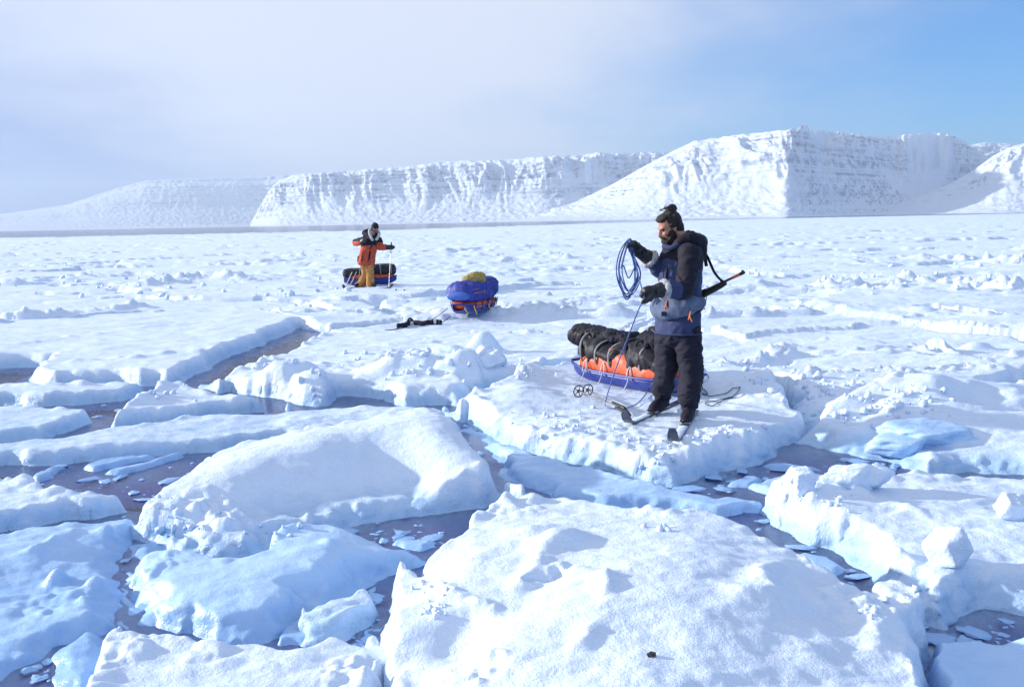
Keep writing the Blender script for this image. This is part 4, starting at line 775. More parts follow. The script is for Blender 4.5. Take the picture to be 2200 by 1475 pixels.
hr = add('hair', hair, HAIR, man)
rs = np.random.RandomState(5)
wisps = [sweep(spline([hp(-.05 + rs.randn() * .03, rs.randn() * .03, .16), hp(-.05 + rs.randn() * .03, rs.randn() * .03, .185), hp(-.035 + rs.randn() * .035, rs.randn() * .03, .192 + .008 * rs.randn())], 8), [.003] * 8 + [.0012], 5) for _ in range(9)]
add('loose_strands', join(*wisps), HAIR, hr)
beard = remesh([he(.062, 0, -.088, (.052, .050, .048)), he(.03, .045, -.06, (.045, .022, .055)), he(.03, -.045, -.06, (.045, .022, .055)), he(.096, 0, -.041, (.012, .032, .007)), he(.005, .066, -.03, (.016, .012, .045)), he(.005, -.066, -.03, (.016, .012, .045)), he(.075, 0, -.115, (.035, .035, .035))], .007, 1, [(.006, 30, 2, (1, 1, 1)), (.003, 80, 4, (1, 1, .4))])
add('beard', beard, HAIR, man)
# anorak: hem to shoulders, with a black yoke and hood
rings = [(1455, 714, .178, .245), (1455, 700, .182, .25), (1457, 675, .176, .24), (1459, 650, .160, .225), (1460, 625, .163, .228), (1461, 600, .168, .235), (1462, 575, .168, .238), (1464, 555, .160, .235), (1467, 540, .148, .225), (1470, 529, .13, .20), (1473, 519, .105, .15), (1474, 509, .082, .10), (1472, 502, .075, .085)]
rp = np.array([h(a, b) for a, b, _, _ in rings]); jr = [(c * .95, d * .90) for _, _, c, d in rings]
jv, jf = sweep(rp, jr, 40, ref=L2, caps=False)
jparts = [(jv, jf), sweep([h(1470, 540, -.03), shL, shL * .6 + elL * .4], [.09, .086, .08], 16), sweep([h(1466, 540, .05), shR, shR * .6 + elR * .4], [.09, .084, .078], 16)]
cv, cf = remesh(jparts, .0125, 4, [(.010, 5.5, 3, (1, 1, .55)), (.006, 13, 6, (1, 1, .8))])
fc = np.array([cv[f].mean(0) for f in cf]); zy = h(1460, 566)[2]
rel = fc - chest; lat = np.abs(rel @ L2); yoke = (fc[:, 2] > zy + .05 * np.cos(lat * 9) - .25 * np.clip(lat - .12, 0, 1)) | ((rel @ F2) < -.115) & (fc[:, 2] > h(1460, 600)[2])
jacket = add('anorak', (cv, cf), SLATE, man, mats=[SLATE, BLACK], midx=yoke.astype(int))
add('hem_band', torus(rp[0] + np.array([0, 0, .008]), 1, .010, (0, 0, 1), 40) if False else sweep([rp[0] + F2 * math.cos(a) * .180 + L2 * math.sin(a) * .247 + np.array([0, 0, .006]) for a in np.linspace(0, 2 * math.pi, 40, endpoint=False)], .009, 6, ref=(0, 0, 1), closed=True), SLATE, jacket)
pk = [rp[6] + F2 * .150 + L2 * .10, rp[6] + F2 * .160 + L2 * .02]
zipp = [rp[i] + F2 * (jr[i][0] + .003) for i in range(1, 10)]; add('front_zip', ribbon(spline(zipp, 40), .022, L2, .004), BLACK, jacket)
hood = remesh([sweep(spline([h(1452, 527, -.10), h(1478, 512, -.12), h(1502, 520, -.03), h(1500, 518, .10), h(1478, 508, .14), h(1450, 520, .08)], 18), [.032, .04, .045, .05, .055, .06, .062, .064, .066, .066, .064, .06, .055, .05, .045, .042, .04, .035, .03][:len(spline([0] * 0 + [h(1452, 527, -.10), h(1478, 512, -.12), h(1502, 520, -.03), h(1500, 518, .10), h(1478, 508, .14), h(1450, 520, .08)], 18))], 14), ell(h(1502, 540, .02), (.07, .10, .09))], .011, 3, [(.008, 9, 8, (1, 1, 1))])
add('hood', hood, BLACK, jacket)
add('collar', sweep(spline([h(1424, 528, -.06), h(1442, 532, -.13), h(1462, 522, -.14), h(1478, 512, -.10)], 16), [(.010, .022)] * 16, 8, ref=(0, 0, 1)), SLATE, jacket)
def sleeve(sh, elb, wr, r, dark):
    p = spline([sh, sh * .5 + elb * .5, elb, elb * .45 + wr * .55, wr], 24); rr = np.interp(np.linspace(0, 1, len(p)), [0, .25, .5, .8, 1], r)
    return p, remesh([sweep(p, list(rr), 18)], .010, 2, [(.012, 7.5, 4 + dark, (1, 1, 1)), (.006, 17, 8 + dark, (1, 1, 1))])
pL, sv = sleeve(shL, elL, wrL, [.086, .080, .076, .068, .064], 1)
cL = np.array([sv[0][f].mean(0) for f in sv[1]]); dk = np.linalg.norm(cL - wrL, axis=1) > .155
add('sleeve', sv, SLATE, jacket, mats=[SLATE, BLACK], midx=dk.astype(int))
pR, sv = sleeve(shR, elR, wrR, [.084, .078, .074, .066, .062], 2); add('sleeve', sv, SLATE, jacket)
def cuff(c, ax, r):
    v, f = remesh([torus(c, r, .024, ax, 28, 10)], .009, 1, [(.007, 30, 3, (1, 1, 1)), (.004, 70, 5, (1, 1, 1))]); return v, f
add('fur_cuff', cuff(wrL + (wrL - elL) / np.linalg.norm(wrL - elL) * .005, hdL - elL, .066), FUR, jacket)
add('fur_cuff', cuff(wrR + (wrR - elR) / np.linalg.norm(wrR - elR) * .004, hdR - elR, .060), FUR, jacket)
def mitten(wr, hand, thumb, name, drop=0.0):
    d = hand - wr; L = np.linalg.norm(d); d /= L; tip = hand + d * .055 + np.array([0, 0, -drop])
    side = np.cross(d, (0, 0, 1)); side /= np.linalg.norm(side)
    parts = [sweep([wr - d * .01, wr + d * .05, wr + d * .09], [.068, .060, .050], 16), sweep(spline([wr + d * .07, hand - d * .01, hand + d * .03, tip], 14), [(.045, .05)] * 5 + [(.044, .056)] * 5 + [(.040, .05)] * 3 + [(.03, .035)] * 2, 16, ref=(0, 0, 1))[0:2] if False else sweep([wr + d * .07, wr + d * .5 * L, hand, hand + d * .04, tip], [(.042, .046), (.044, .052), (.046, .056), (.042, .050), (.030, .034)], 16, ref=(0, 0, 1)),
        sweep([wr + d * .55 * L, thumb[0], thumb[1]], [.026, .024, .019], 12)]
    m_ = add(name, remesh(parts, .008, 2, [(.006, 14, 4, (1, 1, 1)), (.003, 40, 7, (1, 1, 1))]), LEATH, man)
    k = wr + d * .10; add('wrist_seam', torus(k, .052, .005, d, 24, 6), BLACK, m_); return m_
mitten(wrL, hdL, (h(1397, 640, -.49), h(1382, 648, -.50)), 'mitten', .015)
mitten(wrR, hdR, (h(1362, 522, -.09), h(1349, 528, -.10)), 'mitten', .01)
# trousers and boots
tro = remesh([sweep([h(1456, 690), h(1456, 715)], [(.145, .205), (.15, .20)], 20, ref=L2),
    sweep(spline([hiL, hiL * .5 + knL * .5, knL, knL * .5 + anL * .5, anL + np.array([0, 0, .03])], 20), list(np.interp(np.linspace(0, 1, 21), [0, .25, .5, .75, 1], [.112, .098, .088, .088, .080])), 20),
    sweep(spline([hiR, hiR * .5 + knR * .5, knR, knR * .5 + anR * .5, anR + np.array([0, 0, .03])], 20), list(np.interp(np.linspace(0, 1, 21), [0, .25, .5, .75, 1], [.110, .095, .084, .086, .078])), 20)], .012, 3,
    [(.017, 5.0, 3, (1, 1, 1.9)), (.010, 12, 6, (1, 1, 1.8)), (.004, 28, 7, (1, 1, 1.5))])
trs = add('trousers', tro, NAVY, man)
def boot(foot, d, an):
    f = foot + np.array([0, 0, .03]); s = np.array([-d[1], d[0], 0])
    return remesh([sweep([an + np.array([0, 0, .05]), f + np.array([0, 0, .09]) - d * .05], [.078, .066], 16), sweep([f - d * .11 + np.array([0, 0, .05]), f + np.array([0, 0, .055]), f + d * .09 + np.array([0, 0, .042]), f + d * .16 + np.array([0, 0, .032])], [(.048, .050), (.050, .058), (.052, .042), (.040, .028)], 16, ref=(0, 0, 1)),
        sweep([f - d * .13 + np.array([0, 0, .014]), f + d * .18 + np.array([0, 0, .014])], [(.046, .013), (.046, .013)], 12, ref=(0, 0, 1))], .0085, 2, [(.004, 20, 2, (1, 1, 1))])
for f_, d_, a_ in ((fL, dL, anL), (fR, dR, anR)):
    bt = add('boot', boot(f_, d_, a_), BLACK, man)
    k = f_ + np.array([0, 0, .07]) + d_ * .10
    add('lace_toggle', box(k + np.array([0, 0, .025]), (.03, .035, .03), np.stack([d_, np.array([-d_[1], d_[0], 0]), (0, 0, 1)], 1), .006), SKIP, bt)
# ------------------------------------------------------------------ waist pack
wp = thing('waist_pack', 'grey-blue waist pack with orange pull cords on the man\'s belt', 'waist pack', h(1440, 660, -.2))
def ringpt(px, py, a, off):
    i = np.interp(py, [625, 650, 675, 700], [0, 1, 2, 3]); c = h(px, py); ra = np.interp(py, [600, 650, 700], [.168, .160, .182]); rb = np.interp(py, [600, 650, 700], [.235, .225, .25])
    return c + F2 * math.cos(a) * (ra + off) + L2 * math.sin(a) * (rb + off)
arc = [ringpt(1458, 655 - 6 * q, a, .035) for q, a in zip(np.linspace(-1, 1.6, 12), np.linspace(R(-35), R(105), 12))]
add('pouch', remesh([sweep(arc, [(.03, .055), (.045, .085), (.055, .10), (.06, .105), (.06, .105), (.058, .10), (.055, .095), (.05, .09), (.046, .08), (.04, .07), (.034, .055), (.025, .04)], 16, ref=(0, 0, 1))], .011, 2, [(.010, 10, 3, (1, 1, 1))]), PACKC, wp)
belt = [ringpt(1458, 668 - 22 * (.5 - .5 * math.cos(a - .4)), a, .022) for a in np.linspace(0, 2 * math.pi, 48, endpoint=False)]
add('belt', sweep(belt, [(.006, .022)] * 48, 8, ref=(0, 0, 1), closed=True), BLACK, wp)
for px, py, a in ((1412, 640, R(20)), (1438, 662, R(62)), (1496, 640, R(110))):
    k = ringpt(1458, py, a, .085 if a < 1.8 else .03); add('pull_cord', join(sweep(spline([k, k + np.array([-.01, -.01, -.04]), k + np.array([.01, -.01, -.085])], 8), .006, 6), sweep([k, k + np.array([-.02, 0, -.07])], .005, 6)), CORDO, wp)
k = ringpt(1458, 668, R(15), .09); add('buckle', box(k, (.05, .03, .04), None, .006), PLAST, wp)
# ------------------------------------------------------------------ rifle on its sling
mz = h(1600, 589, -.02); bt_ = h(1432, 668, .26); ax = (mz - bt_); RL = np.linalg.norm(ax); ax /= RL
ru = np.array([0, 0, 1]) - ax * ax[2]; ru /= np.linalg.norm(ru); rsd = np.cross(ax, ru)
rf = thing('rifle', 'black rifle with red-taped muzzle slung behind the man\'s back', 'rifle', h(1520, 630, .1))
def q_(a, u=0, s=0): return bt_ + ax * a * RL + ru * u + rsd * s
add('stock', remesh([sweep([q_(.0, -.06), q_(.12, -.045), q_(.26, -.025), q_(.36, -.012), q_(.5, -.004), q_(.70, 0), q_(.76, .0)], [(.018, .06), (.020, .05), (.018, .032), (.024, .036), (.024, .034), (.021, .028), (.018, .02)], 14, ref=ru)], .008, 1), GUN, rf)
add('barrel', sweep([q_(.45, .018), q_(.7, .018), q_(1.0, .018)], [.014, .012, .0095], 12), GUN, rf)
add('receiver', sweep([q_(.36, .018), q_(.52, .018)], [(.016, .020), (.016, .020)], 12, ref=ru), METAL if False else GUN, rf)
add('bolt_handle', join(sweep([q_(.40, .018, .015), q_(.39, .0, .05)], .005, 8), ell(q_(.39, -.002, .055), (.01, .01, .01))), METAL, rf)
add('muzzle_tape', sweep([q_(.865, .018), q_(.955, .018)], .0135, 12), RED, rf)
add('muzzle_cap', remesh([sweep([q_(.955, .018), q_(1.0, .018)], .016, 12), ell(q_(.99, .03), (.012, .012, .018))], .006, 1), PLAST, rf)
add('trigger_guard', sweep(spline([q_(.42, -.03), q_(.44, -.06), q_(.48, -.06), q_(.5, -.03)], 12), .004, 6), GUN, rf)
sw = q_(.735, -.0); add('sling_swivel', torus(sw + ru * .03, .014, .004, rsd, 14, 6), METAL, rf)
sl_ = spline([sw + ru * .03, h(1535, 585, .02), h(1520, 552, .04), h(1505, 527, -.02), h(1492, 513, -.10), h(1478, 522, -.20)], 40)
add('sling', ribbon(sl_[:36], .032, np.array([.35, -.9, .1]), .004), BLACK, rf)
add('sling_pad', ribbon(spline([h(1518, 572, .05), h(1513, 545, .06), h(1509, 522, .05), h(1498, 512, .03)], 20), .075, np.array([.3, .95, 0]), .012), BLACK, rf)
# ------------------------------------------------------------------ rope in his hands
rp_ = thing('rope', 'blue rope hanging in long loops from the man\'s raised mitten', 'rope', h(1352, 520, -.06))
rs = np.random.RandomState(3); top = h(1354, 517, -.08)
for i in range(8):
    bot = rs.uniform(618, 648) if i else 597; x0 = rs.uniform(1324, 1338) if i else 1335; x1 = rs.uniform(1362, 1376) if i else 1366; dy = -.08 + rs.uniform(-.05, .05)
    lp = spline([top + np.array([0, rs.uniform(-.02, .02), .018]), h(x0 + 9, 537, dy), h(x0, 575, dy), h(x0 + 5, bot - 26, dy), h((x0 + x1) / 2, bot, dy + .02), h(x1 - 2, bot - 24, dy), h(x1, 580, dy + .02), h(1358 + rs.uniform(-3, 3), 545, dy)], 56, closed=True)
    add('rope_loop', sweep(lp, .0055, 6, closed=True), ROPE, rp_)
line = spline([h(1354, 519, -.10), h(1362, 545, -.13), h(1375, 605, -.40), h(1384, 640, -.49), h(1372, 665, -.46), h(1345, 735, -.30), h(1318, 806, -.15), onice(1300, 872) + np.array([0, 0, .02]), onice(1308, 878) + np.array([0, 0, .012]), onice(1340, 880) + np.array([0, 0, .015]), onice(1372, 868) + np.array([0, 0, .02]), onice(1395, 845) + np.array([0, 0, .05]), h(1412, 805, .25)], 90)
add('running_end', sweep(line, .0055, 6), ROPE, rp_)
# ------------------------------------------------------------------ ski poles dropped beside him
def lying(a, b, za=.03, zb=.03):
    p = onice(*a); q = onice(*b); p[2] += za; q[2] += zb; return p, q
g_, t_ = lying((1348, 893), (1236, 848), .04, .055); ski_pole(g_, t_, 'grey ski pole lying in the snow, outer of the crossed pair', .058, 'ski poles dropped on the snow')
g_, t_ = lying((1340, 886), (1256, 846), .05, .06); ski_pole(g_, t_, 'grey ski pole lying in the snow, inner of the crossed pair', .058, 'ski poles dropped on the snow')
# dark cord thrown on the snow behind him
cpts = [(1507, 800), (1520, 806), (1521, 814), (1508, 822), (1510, 836), (1517, 842), (1520, 848), (1508, 846), (1525, 852), (1560, 846), (1590, 836), (1578, 850), (1545, 860), (1515, 866), (1530, 873), (1552, 862), (1575, 855)]
cl = spline([onice(*c) + np.array([0, 0, .012]) for c in cpts], 90); cl[:, 2] = [max(ground(x, y), .05) + .008 for x, y, z in cl]
tag(add('cord', sweep(cl, .0042, 6), DARKR, origin=cl.mean(0) * np.array([1, 1, 0]) + np.array([0, 0, cl[:, 2].min()])), 'dark thin cord lying in loops on the snow behind the man', 'cord')

# ------------------------------------------------------------------ sled behind the man
ra_, rb_ = onice(1262, 800), onice(1478, 850)
mid = (ra_ + rb_) / 2; yaw = math.degrees(math.atan2(rb_[1] - ra_[1], rb_[0] - ra_[0])); mid[2] = ground(mid[0], mid[1]) - .01
LP = min(max(np.linalg.norm((rb_ - ra_)[:2]) * 1.12, 1.55), 1.9)
fr1 = frame(mid, yaw)
pk = thing('pulk_sled', 'blue pulk sled with orange cover behind the standing man', 'sled', mid, 'pulk sleds')
hv, hrim = hull(LP, .30, .15, .13); hb = add('hull', fr1(hv), HULL, pk); add('rim', fr1(hrim), HULL, hb)
W1 = lambda s: .285 * (1 - .37 * abs(s) ** 4); H1 = lambda s: .24 + .13 * math.exp(-((s + .1) / .45) ** 2); Z1 = lambda s: .06
add('cover', fr1(sack(LP * .94, W1, H1, Z1, 3, wr=.010)), ORANGE, pk)
dbg = thing('duffel_bag', 'long dark duffel strapped on the sled behind the man', 'bag', mid + np.array([0, 0, .2]))
W2 = lambda s: .262 * (1 - .35 * abs(s) ** 5); H2 = lambda s: .27 - .05 * s + .025 * math.sin(s * 5); Z2 = lambda s: .175 + .03 * abs(s)
bgm = add('bag_body', fr1(sack(LP * .92, W2, H2, Z2, 7, wr=.045, fr=3.6)), BAG, dbg)
for s, sl in ((-.72, .0), (-.32, .06), (-.05, .06), (.45, .0)):
    add('lashing_strap', fr1(strap_over(LP * .92, W2, H2, Z2, s,  .026, off=.040, a0=-35, a1=215, slant=sl)), WEB, pk)
for s in (-.55, -.22, .25):
    for yy in (-1,):
        c = np.array([s * LP / 2, yy * .305, .16]); add('rope_loop', fr1(join(sweep(spline([c + np.array([-.03, -.01, -.03]), c + np.array([-.02, .005, .06]), c + np.array([0, .02, .10]), c + np.array([.02, .005, .06]), c + np.array([.03, -.01, -.03])], 18), .006, 6), sweep(spline([c, c + np.array([.02, -.05, -.07]), c + np.array([.0, -.08, -.14])], 8), .005, 6))), CORDW, pk)
rk = thing('stuff_sack', 'rolled dark sack lying across the rear end of the long duffel', 'bag', mid + np.array([-.3, .4, .5]))
add('roll', fr1((lambda VF: (VF[0] @ rot('Z', 12).T + np.array([-LP * .33, 0.02, .385]), VF[1]))(sack(.74, lambda s: .17 - .03 * s, lambda s: .17 - .04 * s, lambda s: 0, 12, wr=.030, fr=6))), BAG, rk)
add('flap', fr1((lambda VF: (VF[0] @ rot('Z', 8).T + np.array([-LP * .10, .03, .41]), VF[1]))(sack(.36, lambda s: .15, lambda s: .14, lambda s: 0, 15, wr=.02, fr=7))), BLACK, rk)
bk = thing('day_pack', 'small black pack with loose straps on the front end of the sled', 'bag', mid + np.array([.2, -.4, .45]))
add('pack_body', fr1((lambda VF: (VF[0] @ rot('Z', -20).T + np.array([LP * .19, .03, .37]), VF[1]))(sack(.46, lambda s: .17, lambda s: .22, lambda s: 0, 19, wr=.025, fr=7))), BLACK, bk)
add('top_lid', fr1((lambda VF: (VF[0] + np.array([LP * .17, .08, .53]), VF[1]))(sack(.22, lambda s: .09, lambda s: .12, lambda s: 0, 22, wr=.015, fr=9))), LEATH, bk)
for k in range(3):
    a = np.array([LP * (.08 + .08 * k), -.12, .53]); add('shoulder_strap', fr1(ribbon(spline([a, a + np.array([-.05, -.08, -.03]), a + np.array([-.02, -.13, -.16]), a + np.array([.06, -.15, -.26])], 16), .035, (1, .2, 0), .005)), BLACK, bk)
tl = [np.array([LP * .36, -.27, .12]), np.array([LP * .47, -.42, .05]), np.array([LP * .55, -.50, .03])]
add('tow_cord', fr1(sweep(spline(tl, 12), .006, 6)), CORDW, pk)

# ------------------------------------------------------------------ sled with the blue bag, harness on the snow
ra_, rb_ = onice(992, 690), onice(1046, 665); mid = (ra_ + rb_) / 2; yaw2 = math.degrees(math.atan2(rb_[1] - ra_[1], rb_[0] - ra_[0]))
mid[2] = ground(mid[0], mid[1]) - .015; fr2 = frame(mid, yaw2); L2p = 1.45
pk2 = thing('pulk_sled', 'dark blue pulk sled under the blue sleeping bag', 'sled', mid, 'pulk sleds')
hv, hrim = hull(L2p, .28, .17, .13); hb = add('hull', fr2(hv), HULL, pk2); add('rim', fr2(hrim), HULL, hb)
add('cover', fr2(sack(L2p * .97, lambda s: .275 * (1 - .3 * abs(s) ** 4), lambda s: .20, lambda s: .08, 5, wr=.016)), ORANGE, pk2)
for s in (-.7, -.35, 0, .3, .55, .75):
    c = np.array([s * L2p / 2, -.275 * (1 - .4 * abs(s) ** 3.5), .19]); c2 = c * np.array([1, -1, 1])
    for cc_ in (c, c2):
        sg = np.sign(cc_[1]); add('lacing', fr2(sweep(spline([cc_ + np.array([-.04, sg * .01, .07]), cc_ + np.array([-.01, sg * .02, -.02]), cc_ + np.array([0, sg * -.01, -.11]), cc_ + np.array([.02, sg * .02, -.02]), cc_ + np.array([.05, sg * .01, .07])], 14), .007, 6)), BLACK, pk2)
for s, yy in ((-.95, -.12), (-.8, -.26), (.05, -.29)):
    c = np.array([s * L2p / 2, yy, .10]); add('rope_tail', fr2(sweep(spline([c + np.array([0, 0, .08]), c + np.array([-.03, -.03, 0]), c + np.array([.02, -.04, -.05]), c + np.array([-.05, -.06, -.08])], 14), .011, 6)), CORDY, pk2)
bb = thing('sleeping_bag', 'puffy blue sleeping bag with orange stitching lying along a sled', 'bag', mid + np.array([0, 0, .4]))
WB = lambda s: .27 + .05 * abs(math.sin(s * 8.5)) - .05 * max(s, 0); HB = lambda s: .32 + .05 * abs(math.sin(s * 8.5)); ZB = lambda s: .23 + .10 * max(s, 0) ** 2 + .03 * max(-s, 0)
bbo = add('bag_body', fr2(sack(1.55, WB, HB, ZB, 31, nl=84, p=.72, wr=.040, fr=4.5)), BLUEB, bb)
add('pale_end', fr2((lambda VF: (VF[0] + np.array([-.72, 0, 0]), VF[1]))(sack(.16, lambda s: .22, lambda s: .16, lambda s: .30, 33, nl=12, wr=.012))), cloth('bright_blue_nylon', (.035, .11, .42), .5), bb)
for zz, xo in ((.50, 0), (.43, -.03)):
    pts = [(x, -(WB(x / .86) + .018) * (.93 if zz > .45 else 1.0), zz) for x in np.linspace(-.66 + xo, -.22, 8)]; add('stitching', fr2(sweep(pts, .006, 6)), CORDO, bb)
add('stitching', fr2(sweep([(-.22, -(WB(-.25) + .02) * .9, .52), (-.22, -(WB(-.25) + .025), .41), (-.22, -(WB(-.25) + .01), .37)], .006, 6)), CORDO, bb)
yb = thing('bundled_jacket', 'crumpled mustard yellow jacket on top of the blue sleeping bag', 'jacket', mid + np.array([0, 0, .62]))
ms = [ell(np.array([x, y, z]), r, rot('Z', a)) for x, y, z, r, a in ((-.10, 0, 0.60, (.20, .17, .08), 10), (.12, .02, 0.65, (.17, .15, .11), -20), (.0, -.05, 0.63, (.22, .09, .07), 25), (.16, -.06, 0.69, (.10, .09, .06), 0), (-.16, .04, 0.65, (.12, .10, .05), 40))]
add('bundle', fr2(remesh(ms, .012, 1, [(.030, 8, 3, (1, 1, 1)), (.014, 20, 5, (1, 1, 1))])), MUST, yb)
add('sleeve', fr2(remesh([sweep(spline([(-.18, -.08, .68), (-.02, -.17, .64), (.12, -.15, .63), (.22, -.04, .66)], 16), [.055] * 17, 12)], .012, 1, [(.012, 12, 4, (1, 1, 1))])), MUST, yb)
hpts = [(848, 706), (868, 702), (885, 692), (905, 697), (925, 696), (940, 694), (946, 698)]
hs = np.array([onice(*p) + np.array([0, 0, .035]) for p in hpts]); hs[:, 1] = hs[:, 1].mean() + .3 * (hs[:, 1] - hs[:, 1].mean()); hs[:, 2] = [ground(x, y) + .04 for x, y, z in hs]; hc = onice(900, 700)
hn = thing('harness', 'black pulling harness with buckles lying on the snow by the blue sled', 'harness', hc)
add('hip_belt', remesh([sweep(spline(hs, 30), [(.02, .02)] * 5 + [(.03, .045)] * 8 + [(.03, .06)] * 10 + [(.03, .05)] * 7, 10, ref=(0, 0, 1)) if len(spline(hs, 30)) == 30 else sweep(spline(hs, 30), [(.03, .05)] * len(spline(hs, 30)), 10, ref=(0, 0, 1))], .014, 1, [(.012, 8, 2, (1, 1, 1))]), BLACK, hn)
add('loose_strap', ribbon(spline([hs[1], onice(850, 706) + np.array([0, 0, .02]), onice(828, 708) + np.array([0, 0, .012])], 12), .03, (0, 1, 0), .004), BLACK, hn)
add('buckle', box(hs[2] + np.array([.06, -.05, .0]), (.10, .03, .07), None, .01), SKIP, hn); add('buckle', box(hs[5] + np.array([-.03, -.05, .02]), (.05, .03, .09), None, .01), SKIP, hn)
add('loop', sweep(spline([hs[2] + np.array([-.06, 0, .0]), hs[2] + np.array([0, 0, .09]), hs[2] + np.array([.08, 0, .02])], 12), .02, 8), BLACK, hn)
for a, b in (((925, 692), (962, 676)), ((944, 700), (968, 690))):
    t0 = onice(*a) + np.array([0, 0, .03]); t1 = onice(*b) + np.array([0, 0, .10]); add('trace_line', sweep(spline([t0, (t0 + t1) / 2 - np.array([0, 0, .01]), t1], 12), .007, 6), DARKR, hn)

# ------------------------------------------------------------------ the skier in the orange parka
f0 = onice(785, 616); YS = f0[1]
def g2(px, py, dy=0.0): return at(px, py, YS + dy)
pm = thing('person', 'distant skier in rust orange parka and tan trousers leaning on poles', 'person', f0)
hd2 = g2(806, 490, -.03); FH = np.array([math.cos(R(55)), -math.sin(R(55)), -.25]); FH /= np.linalg.norm(FH); LH = np.cross((0, 0, 1), FH); LH /= np.linalg.norm(LH); UH = np.cross(FH, LH); MP = np.stack([FH, LH, UH], 1)
def pe(f, l, u, r): return ell(hd2 + MP @ np.array([f, l, u]), r, MP)
FB = np.array([.45, -.89, 0]); LB = np.array([.89, .45, 0])
nk = g2(800, 505); ch = g2(797, 525); hp2 = g2(789, 565)
sR2 = g2(782, 516, -.04); eR2 = g2(764, 521, .10); wR2 = g2(775, 520, -.18); mR2 = g2(781, 517, -.24)
sL2 = g2(814, 518, .06); eL2 = g2(816, 530, -.02); wL2 = g2(829, 531, -.10); mL2 = g2(838, 531, -.14)
kA = g2(784, 592, -.02); aA = g2(771, 613, .05); kB = g2(795, 590, -.10); aB = g2(796, 611, -.14); hA = g2(783, 566, .04); hB = g2(793, 566, -.04)
add('body', remesh([pe(0, 0, .02, (.09, .075, .11)), pe(.03, 0, -.05, (.06, .055, .07)), pe(.10, 0, -.01, (.02, .016, .03)), pe(.04, .075, -.01, (.02, .01, .03)), pe(.04, -.075, -.01, (.02, .01, .03)), sweep([hd2, nk], [.06, .07]), sweep([nk, ch, hp2], [.09, .14, .14]), sweep([sR2, eR2, wR2, mR2], [.06, .05, .04, .03]), sweep([sL2, eL2, wL2, mL2], [.06, .05, .04, .03]), sweep([hA, kA, aA], [.08, .06, .05]), sweep([hB, kB, aB], [.08, .06, .05])], .014, 1), SKIN, pm)
bn = add('beanie', remesh([pe(-.012, 0, .05, (.105, .095, .105)), pe(-.02, 0, .0, (.095, .092, .06))], .012, 1, [(.005, 20, 3, (1, 1, 1))]), BLACK, pm)
add('ribbed_edge', sweep([hd2 + MP @ np.array([-.012 + .108 * math.cos(a), .098 * math.sin(a), .035 - .01 * math.cos(a)]) for a in np.linspace(0, 2 * math.pi, 28, endpoint=False)], (.010), 8, closed=True), BLACK, bn)
add('beard', remesh([pe(.06, 0, -.075, (.045, .05, .05)), pe(.03, .045, -.05, (.04, .02, .045)), pe(.03, -.045, -.05, (.04, .02, .045))], .011, 1, [(.006, 25, 4, (1, 1, 1))]), FURB, pm)
for q in (1, -1): add('eye', pe(.086, q * .03, .005, (.011, .012, .009)), EYE, pm)
prk = [(786, 569, .19, .23), (787, 560, .20, .24), (789, 548, .19, .23), (791, 536, .18, .225), (794, 526, .175, .235), (796, 518, .165, .23), (799, 511, .13, .18), (801, 505, .10, .12)]
pv_, pf_ = sweep([g2(a, b) for a, b, _, _ in prk], [(c, d) for _, _, c, d in prk], 32, ref=LB, caps=False)
pv_, pf_ = remesh([(pv_, pf_)], .016, 3, [(.016, 5, 3, (1, 1, .6)), (.008, 12, 6, (1, 1, 1))])
c3 = np.array([pv_[f].mean(0) for f in pf_]); dark3 = (c3[:, 2] > g2(796, 527)[2])
parka = add('parka', (pv_, pf_), RUST, pm, mats=[RUST, BLACK], midx=dark3.astype(int))
add('front_zip', ribbon(spline([g2(a, b) + FB * (c + .012) for a, b, c, d in prk[:7]], 30), .05, LB, .006), BLACK, parka)
add('pocket', remesh([sweep([g2(772, 552, -.10), g2(772, 561, -.10)], [(.06, .04), (.06, .04)], 12)], .012, 1), BLACK, parka)
add('hood', remesh([sweep(spline([g2(796, 512, -.2), g2(787, 503, -.08), g2(785, 500, .08), g2(797, 497, .17), g2(808, 503, .10), g2(812, 510, -.05)], 20), [.05] * 6 + [.085] * 8 + [.05] * 7, 12)], .014, 2, [(.010, 10, 3, (1, 1, 1))]), BLACK, parka)
add('fur_ruff', remesh([sweep(spline([g2(800, 515, -.26), g2(794, 501, -.20), g2(796, 492, -.02), g2(806, 492, .10), g2(815, 502, -.04), g2(809, 514, -.22)], 24), [.03] * 25, 10)], .011, 1, [(.012, 22, 5, (1, 1, 1)), (.006, 60, 7, (1, 1, 1))]), FURB if False else FUR, parka)
for sh_, el_, wr_, sd_ in ((sR2, eR2, wR2, 3), (sL2, eL2, wL2, 5)):
    v3, f3 = remesh([sweep(spline([sh_ + (nk - sh_) * .25, sh_, el_, wr_], 18), list(np.interp(np.linspace(0, 1, 19), [0, .4, .7, 1], [.11, .105, .098, .075])), 16)], .014, 2, [(.012, 8, sd_, (1, 1, 1))])
    c4 = np.array([v3[f].mean(0) for f in f3]); add('sleeve', (v3, f3), RUST, parka, mats=[RUST, BLACK], midx=(c4[:, 2] > (el_[2] + .6 * (sh_[2] - el_[2]) if sd_ == 3 else sh_[2] - .03)).astype(int))
for wr_, mt_ in ((wR2, mR2), (wL2, mL2)):
    d = mt_ - wr_; d /= np.linalg.norm(d)
    add('mitten', remesh([sweep([wr_, wr_ + d * .08, mt_ + d * .05, mt_ + d * .10], [.070, .066, .072, .05], 14), sweep([mt_, mt_ + d * .04 + np.array([0, 0, .06])], [.03, .022], 10)], .012, 1, [(.006, 14, 3, (1, 1, 1))]), LEATH, pm)
